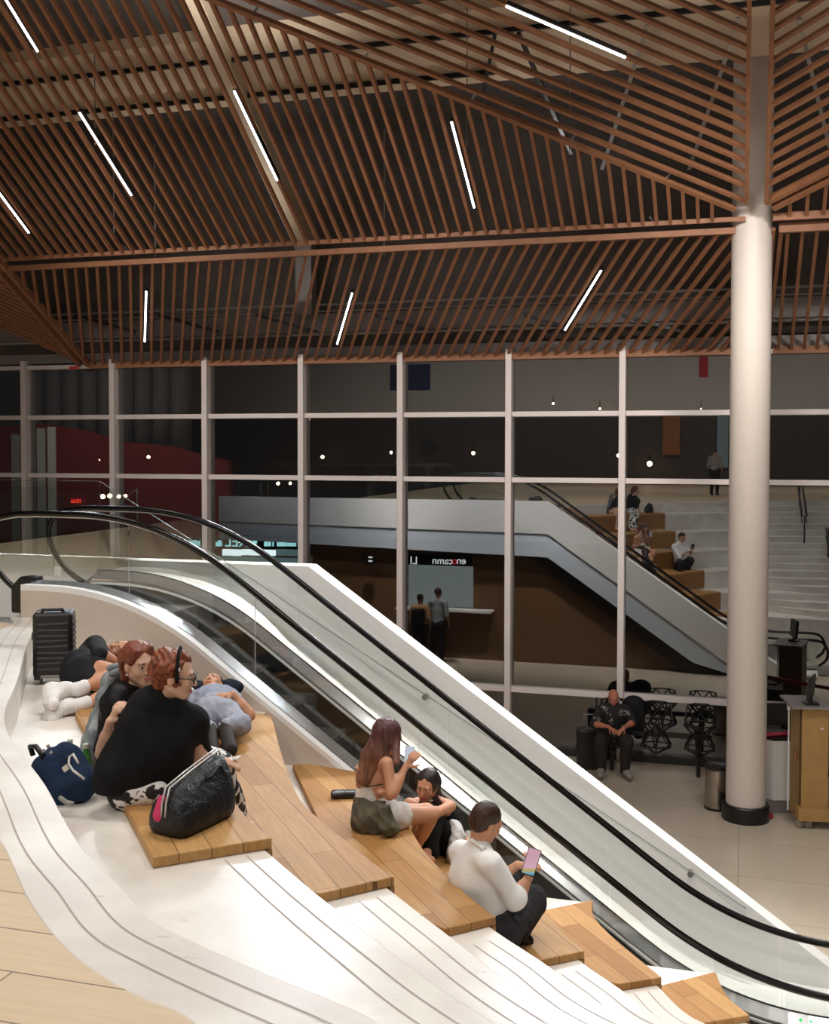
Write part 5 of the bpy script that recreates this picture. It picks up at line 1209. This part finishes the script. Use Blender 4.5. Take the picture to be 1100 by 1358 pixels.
# navy backpack
t = thing('backpack', on(98, 1060, T(1)), 'navy blue backpack leaning against the marble border, bottles beside it', 'backpack')
nv = cloth('canvas_navy', srgb(34, 52, 78), srgb(25, 39, 60), 10, .5)
bc = at(88, 1026, 5.66); rb_ = nz(RT*.86-UPZ*.42+FW*.1); ub = nz(UPZ*.8+RT*.45); 
rB, fB, uB = axes(nz(-FW+UPZ*.35), nz(UPZ*.75-RT*.55))
sculpt('main_bag', [BX(at(86, 1028, 5.70), (.13, .085, .150), (rB, fB, uB), .07), E3(at(104, 1040, 5.66), (.09, .075, .09), (rB, fB, uB), .05), E3(at(66, 1010, 5.74), (.085, .055, .055), (rB, fB, uB), .05)], nv, t, .007, .05, (.005, 34))
zp = [at(104, 1012, 5.50), at(97, 1000, 5.53), at(92, 1004, 5.52), at(91, 1013, 5.50), at(97, 1022, 5.48), at(112, 1033, 5.47)]
MB().tube(zp, .006, 8).build('zip', plain('zip_white', srgb(214, 208, 198), .5), t, smooth=True)
MB().obox(at(87, 1019, 5.49), rB, fB, uB, .014, .004, .014).build('leather_tag', plain('tag_tan', srgb(206, 194, 178), .6), t)
MB().tube([at(58, 1004, 5.66), at(48, 990, 5.7), at(40, 990, 5.75), at(44, 1002, 5.75)], .014, 8).build('strap', MT['black'], t, smooth=True)
MB().tube([at(80, 1058, 5.50), at(88, 1064, 5.45), at(96, 1066, 5.42)], .012, 8).build('strap', plain('strap_grey', srgb(150, 146, 140), .6), t, smooth=True)
for px, py in ((64, 990), (68, 998), (58, 996)): MB().obox(at(px, py, 5.60), rB, fB, uB, .008, .006, .008).build('buckle', MT['steel'], t)
for i, (px, DD, lb) in enumerate(((93, 5.96, 'left one of two green bottles behind the navy backpack'), (114, 5.90, 'right green bottle behind the navy backpack, next to the denim jacket'))):
    yb = 594+1.81/DD*1466; p = at(px, 1000, DD); p.z = A_(T(1))+.001; ht = -(987-594 if i else 981-594)/1466*DD+1.81
    bt_ = thing('bottle', p, lb, 'bottle', 'green bottles')
    g_ = plain('green_plastic', srgb(70, 130, 60), .2)
    MB().lathe([(.027, 0), (.03, .01), (.03, ht*.6), (.026, ht*.72), (.013, ht*.86), (.013, ht*.9)], p, 20).build('bottle_body', g_, bt_, smooth=.8)
    MB().lathe([(.0155, ht*.9), (.0155, ht), (.012, ht+.003)], p, 16).build('cap', plain('cap_white', srgb(206, 214, 190), .5), bt_, smooth=.6)
# black holdall with open silver zip
A1, B1, C1 = on(192, 1104, T(1)+PAD), on(243, 1117, T(1)+PAD), on(318, 1080, T(1)+PAD); D1 = A1+(C1-B1); zb = A_(T(1))+PAD
t = thing('duffel_bag', (A1+C1)/2, 'large black holdall with silver zip on the edge of the top oak platform', 'bag')
cen = (A1+C1)/2; ex = (C1-B1); Lx = ex.length; ex.normalize(); ey = (A1-B1); Wy = ey.length; ey.normalize()
mb = MB(); n = 28; rings = []
for (z, sx, sy, sh) in ((.0, .93, .86, 0), (.012, 1.0, .98, 0), (.06, 1.04, 1.06, 0), (.14, 1.02, .95, 0), (.20, .97, .70, .01), (.25, .90, .40, .02), (.275, .86, .16, .02)):
    ring = []
    for k_ in range(n):
        th = 2*PI*k_/n; cx_, sn = math.cos(th), math.sin(th); e_ = .35
        x = abs(cx_)**e_*(1 if cx_ > 0 else -1); y = abs(sn)**e_*(1 if sn > 0 else -1)
        sl = .74+.26*(x+1)/2
        p = cen+ex*(x*sx*Lx/2+sh)+ey*(y*sy*Wy/2); p.z = zb+.001+z*sl*1.05; ring.append(p)
    rings.append(ring)
vs_ = [p for r in rings for p in r]
mb.add(vs_, [(i*n+k_, i*n+(k_+1) % n, (i+1)*n+(k_+1) % n, (i+1)*n+k_) for i in range(len(rings)-1) for k_ in range(n)]+[tuple(range(n-1, -1, -1)), tuple(range((len(rings)-1)*n, len(rings)*n))])
nyl = Mat('black_nylon', srgb(22, 22, 24), .42, 0, .4); v = nyl.coords(); f1 = nyl.noise(v, 9, 5, .65); nyl.bump(f1, .7, .04)
ob = mb.build('bag_body', nyl.m, t, smooth=True); sb_ = ob.modifiers.new('subdivision', 'SUBSURF'); sb_.levels = 2; sb_.render_levels = 2
zpts = [cen-ex*Lx*.505+UPZ*.09, cen-ex*Lx*.49+UPZ*.15, cen-ex*Lx*.43+UPZ*.212, cen-ex*Lx*.1+UPZ*.248, cen+ex*Lx*.25+UPZ*.28, cen+ex*Lx*.42+UPZ*.295, cen+ex*Lx*.46+UPZ*.27]
zpts = [Vector((p.x, p.y, zb+(p.z-cen.z)*1.03)) for p in zpts]
for s_ in (-.012, .012): MB().tube([p+ey*s_ for p in zpts], .005, 8).build('zip', plain('zip_silver', srgb(200, 196, 190), .35, .4), t, smooth=True)
sculpt('lining', [C(cen-ex*Lx*.475+ey*.035+UPZ*.09, cen-ex*Lx*.43+ey*.03+UPZ*.15, .034, .030, flat=(ex, .7), k=.02)], plain('lining_pink', srgb(206, 50, 100), .7), t, .006)
MB().tube([cen+ex*Lx*.05+ey*-.06+UPZ*.215, cen+ex*Lx*.12+ey*-.075+UPZ*.225, cen+ex*Lx*.25+ey*-.065+UPZ*.25, cen+ex*Lx*.33+ey*-.05+UPZ*.245, cen+ex*Lx*.36-ey*.08+UPZ*.19], .012, 8, ry=.006).build('carry_handle', nyl.m, t, smooth=True)
# small black pouch
pc = on(456, 1058, T(3)+PAD); rp = nz(RT*.98+FW*.1); rp.z = 0; rp.normalize(); fp = Vector((-rp.y, rp.x, 0))
t = thing('pouch', pc, 'small shiny black pouch lying behind the long-haired woman', 'pouch')
sculpt('pouch_body', [BX(pc+UPZ*.028, (.098, .045, .027), (rp, fp, UPZ), .025)], plain('leather_black', srgb(24, 24, 28), .28, bump=.3), t, .005, 0, (.002, 70))
MB().tube([pc-rp*.085+UPZ*.056+fp*.01, pc+UPZ*.058+fp*.012, pc+rp*.085+UPZ*.056+fp*.01], .004, 6).build('zip', MT['dsteel'], t, smooth=True)
# round perforated plate on the escalator skirt behind the man in white
pp = onY(622, 1106, YA-.02)
dm_ = MB().tube([pp, pp+Vector((0, -.008, 0))], .03, 20).build('skirt_vent', MT['white'], esc, smooth=.6)
# ------------------------------------------------------------------ lower hall by the glass
# wire bench
YBN = 17.0
t = thing('wire_bench', (onY(890, 980, YBN).x, YBN, 0), 'black wire-frame seats on a common beam standing along the glass', 'bench')
zbm = onY(880, 974, YBN).z
xa_, xb_ = onY(795, 974, YBN).x, onY(945, 974, YBN).x
MB().bar((xa_-.1, YBN, zbm), (xb_, YBN, zbm), .07, .07).build('beam', MT['black'], t)
fp_ = onY(926, 1032, YBN-.1)
for x_ in (fp_.x, onY(812, 1020, YBN).x): MB().tube([(x_, YBN, zbm+.12), (x_, YBN, .02)], [.06, .03], 10).build('leg', MT['black'], t, smooth=.6)
def wire_seat(x):
    P = lambda dx, dy, dz: Vector((x+dx, YBN+dy, zbm+dz)); m = MB(); e = []
    ring = [P(.27*math.cos(q*PI/3+PI/6), -.02+.24*math.sin(q*PI/3+PI/6), .20) for q in range(6)]
    low = [P(.12*math.cos(q*PI/3), -.02+.12*math.sin(q*PI/3), .05) for q in range(6)]
    und = [P(.25*math.cos(q*PI/3+PI/6), -.02+.2*math.sin(q*PI/3+PI/6), -.16) for q in range(6)]
    for q in range(6):
        e += [(ring[q], ring[(q+1) % 6]), (ring[q], low[q]), (ring[q], low[(q+1) % 6]), (low[q], low[(q+1) % 6]), (und[q], und[(q+1) % 6]), (und[q], low[q]), (und[q], low[(q+1) % 6]), (und[q], P(0, 0, -.3))]
    bk_ = [P(-.20, .2, .42), P(-.1, .24, .45), P(.1, .24, .45), P(.20, .2, .42)]
    bs_ = [P(-.23, .1, .2), P(-.08, .16, .2), P(.08, .16, .2), P(.23, .1, .2)]
    for q in range(3): e += [(bk_[q], bk_[q+1]), (bs_[q], bs_[q+1]), (bk_[q], bs_[q+1]), (bk_[q+1], bs_[q])]
    for q in (0, 3): e.append((bk_[q], bs_[q]))
    for a_, b_ in e: m.bar(a_, b_, .017, .017)
    return m.build('wire_seat', MT['black'], t)
for px in (813, 871, 929): wire_seat(onY(px, 960, YBN).x)
# dark bags of the seated man
bb = at(841, 948, 16.95); tag(sculpt('backpack', [BX(bb-UPZ*.02, (.16, .11, .24), (RT, FW, UPZ), .08), E3(bb+UPZ*.2, (.15, .1, .1), None, .06)], bk, None, .012), 'black backpack on the bench just right of the seated bald man', 'backpack')
p = on(785, 1022, FLOOR); t = thing('trolley_case', p, 'dark trolley case on the floor left of the seated bald man', 'suitcase')
sculpt('shell', [BX(p+UPZ*.34+FW*.1, (.21, .13, .3), (RT, FW, UPZ), .04)], blk, t, .012); MB().tube([p+UPZ*.62+FW*.1-RT*.1, p+UPZ*.85+FW*.1-RT*.1, p+UPZ*.85+FW*.1+RT*.1, p+UPZ*.62+FW*.1+RT*.1], .012, 8).build('handle', MT['dsteel'], t, smooth=True)
for s_ in (-1, 1): MB().tube([p+RT*s_*.15+UPZ*.03+FW*.06, p+RT*s_*.15+UPZ*.03+FW*.14], .03, 12).build('wheel', MT['black'], t, smooth=.6)
sp = on(787, 1017, FLOOR); tag(sculpt('sneaker', [C(sp+UPZ*.05+FW*.1, sp+UPZ*.045-FW*.08-RT*.06, .05, .042, k=.03), C(sp+UPZ*.06+FW*.1, sp+UPZ*.11+FW*.12, .045, .04, k=.03), CUT((0, 0, .003), (0, 0, -1))], wht, None, .008), 'single white sneaker on the floor left of the seated man\'s feet', 'shoe')
# litter bin behind the column
p = on(956, 1078, FLOOR)+FW*.2; p.z = 0; t = thing('litter_bin', p, 'round steel litter bin half hidden behind the white column', 'bin')
MB().lathe([(.155, .02), (.16, .03), (.16, .52), (.155, .56)], p, 32).build('bin_body', plain('bin_steel', srgb(170, 160, 150), .25, .95), t, smooth=.6)
MB().lathe([(.165, .555), (.168, .60), (.15, .615), (.12, .60)], p, 32).build('rim', MT['black'], t, smooth=.6); MB().lathe([(.165, 0), (.165, .03), (.15, .035)], p, 32).build('base_ring', MT['black'], t, smooth=.6)
# tall wooden cart with a screen
DC = 14.2
A2, B2 = on(1062, 1098, FLOOR), on(1096, 1098, FLOOR)
rc_ = Vector((RT.x, RT.y, 0)).normalized(); fc_ = Vector((-rc_.y, rc_.x, 0)); A2.z = 0
fx = nz(rc_*.99+fc_*-.1); fy = Vector((-fx.y, fx.x, 0))
w_ = (B2-A2).length; Hc = 1.60
t = thing('wooden_cart', A2+fx*w_/2+fy*.3, 'tall light-wood cart on castors with a small screen on top, right edge', 'cart')
cw = plain('cart_wood', srgb(176, 138, 84), .5, var=.1, scale=6); cs = plain('cart_side', srgb(120, 92, 54), .5, var=.1)
O = A2
q = lambda x, y, z: O+fx*x+fy*y+UPZ*z
MB().obox(q(w_/2, .3, .16+(Hc-.16)/2), fx, fy, UPZ, w_/2, .3, (Hc-.16)/2-.02).build('body', cs, t)
MB().obox(q(w_/2, -.012, .16+(Hc-.16)/2), fx, fy, UPZ, w_/2, .012, (Hc-.16)/2-.02).build('door', cw, t, bevel=.004)
MB().obox(q(-.055, .10, .16+(Hc-.16)/2), nz(fx*.9+fy*-.45), nz(fy*.9+fx*.45), UPZ, .06, .012, (Hc-.16)/2-.03).build('side_panel', cs, t)
MB().obox(q(-.125, .17, .16+(Hc-.16)/2), fx, fy, UPZ, .008, .01, (Hc-.16)/2-.02).build('edge_strip', MT['white'], t)
MB().obox(q(w_/2-.07, .24, Hc), fx, fy, UPZ, w_/2+.08, .36, .015).build('top', MT['pipe'], t, bevel=.004)
MB().obox(q(-.06, .055, .95), fx, fy, UPZ, .012, .02, .06).build('handle', plain('handle_copper', srgb(150, 96, 66), .4), t, bevel=.006)
MB().obox(q(w_/2+.25, .1, .20), fx, fy, UPZ, w_/2+.3, .2, .08).build('lower_shelf', cw, t, bevel=.004)
MB().obox(q(w_*.75, -.026, 1.32), fx, fy, UPZ, .018, .002, .010).build('name_tag', MT['white'], t)
for x_ in (.0, w_*.32): MB().tube([q(x_, .02, .055), q(x_+.0, .06, .055)], .05, 18).build('castor', plain('castor_grey', srgb(170, 164, 150), .5), t, smooth=.6)
mp_ = at(1076, 930, 14.45); mp_.z = q(0, 0, Hc).z+.016
mt = thing('monitor', mp_, 'black touchscreen seen edge-on, standing on the wooden cart', 'screen')
MB().obox(mp_+UPZ*.01, fx, fy, UPZ, .09, .09, .01).build('foot', MT['black'], mt, bevel=.004); MB().obox(mp_+UPZ*.05, fx, fy, UPZ, .02, .02, .06).build('neck', MT['black'], mt)
MB().obox(mp_+UPZ*.22, nz(fx*.4+fy*.9), nz(fy*-.4+fx*.9), nz(UPZ+fx*.08), .19, .02, .15).build('screen', MT['black'], mt, bevel=.01)
# white bin unit and red barrier left of the cart
W0 = on(1018, 1080, FLOOR); W0.z = 0; ww = .33
t = thing('white_cabinet', W0+rc_*.16+fc_*.2, 'low white cabinet on a grey plinth between the column and the wooden cart', 'cabinet')
MB().obox(W0+rc_*.17+fc_*.24+UPZ*.09, rc_, fc_, UPZ, .17, .2, .09).build('plinth', MT['pipe'], t)
MB().prism([tuple((W0+rc_*x_+fc_*y_)[:2]) for x_, y_ in ((0, .12), (.08, .02), (.36, .02), (.36, .5), (0, .5))], .18, 1.0).build('body', MT['white'], t, bevel=.008)
MB().prism([tuple((W0+rc_*x_+fc_*y_)[:2]) for x_, y_ in ((-.01, .12), (.08, .01), (.37, .01), (.37, .51), (-.01, .51))], 1.0, 1.03).build('top', MT['black'], t, bevel=.004)
redm = plain('barrier_red', srgb(170, 30, 56), .4); R0 = on(1014, 1086, FLOOR); R0.z = 0; R0 = R0+fc_*.1
t = thing('barrier', R0, 'red tubular barrier behind the low white cabinet', 'barrier')
MB().tube([R0+UPZ*.03, R0+UPZ*1.12], .03, 10).build('post', redm, t, smooth=True)
MB().tube([R0+UPZ*1.06+fc_*.15, R0+UPZ*1.04+fc_*.6+rc_*1.6], .03, 10).build('rail', redm, t, smooth=True)
MB().lathe([(.13, 0), (.13, .03), (.05, .09)], R0+rc_*.02, 20).build('foot', redm, t, smooth=.6)
# dark café furniture hinted behind the cart
ch = thing('cafe_chair', on(1016, 985, FLOOR)+FW*.2, 'dark chair beyond the red barrier near the glass', 'chair'); cb = Vector((onY(1028, 930, 17.0).x, 17.0, 0))
MB().obox(cb+UPZ*.75, rc_, fc_, UPZ, .24, .2, .02).build('seat', MT['black'], ch); MB().obox(cb+UPZ*1.0+fc_*.2, rc_, fc_, UPZ, .24, .02, .16).build('backrest', MT['black'], ch)
for sx in (-1, 1):
    for sy in (-1, 1): MB().tube([cb+rc_*.2*sx+fc_*.16*sy+UPZ*.75, cb+rc_*.24*sx+fc_*.2*sy+UPZ*.003], .016, 8).build('leg', MT['black'], ch, smooth=True)
# small red exit plate under the slats at the far left
p = onY(98, 488, YF-.25); ex_ = thing('exit_plate', p, 'small red plate under the slatted band at the far left', 'sign'); MB().obox(p, Vector((1, 0, 0)), Vector((0, 1, 0)), UPZ, .09, .01, .03).build('plate', plain('plate_red', srgb(200, 70, 60), .5), ex_)
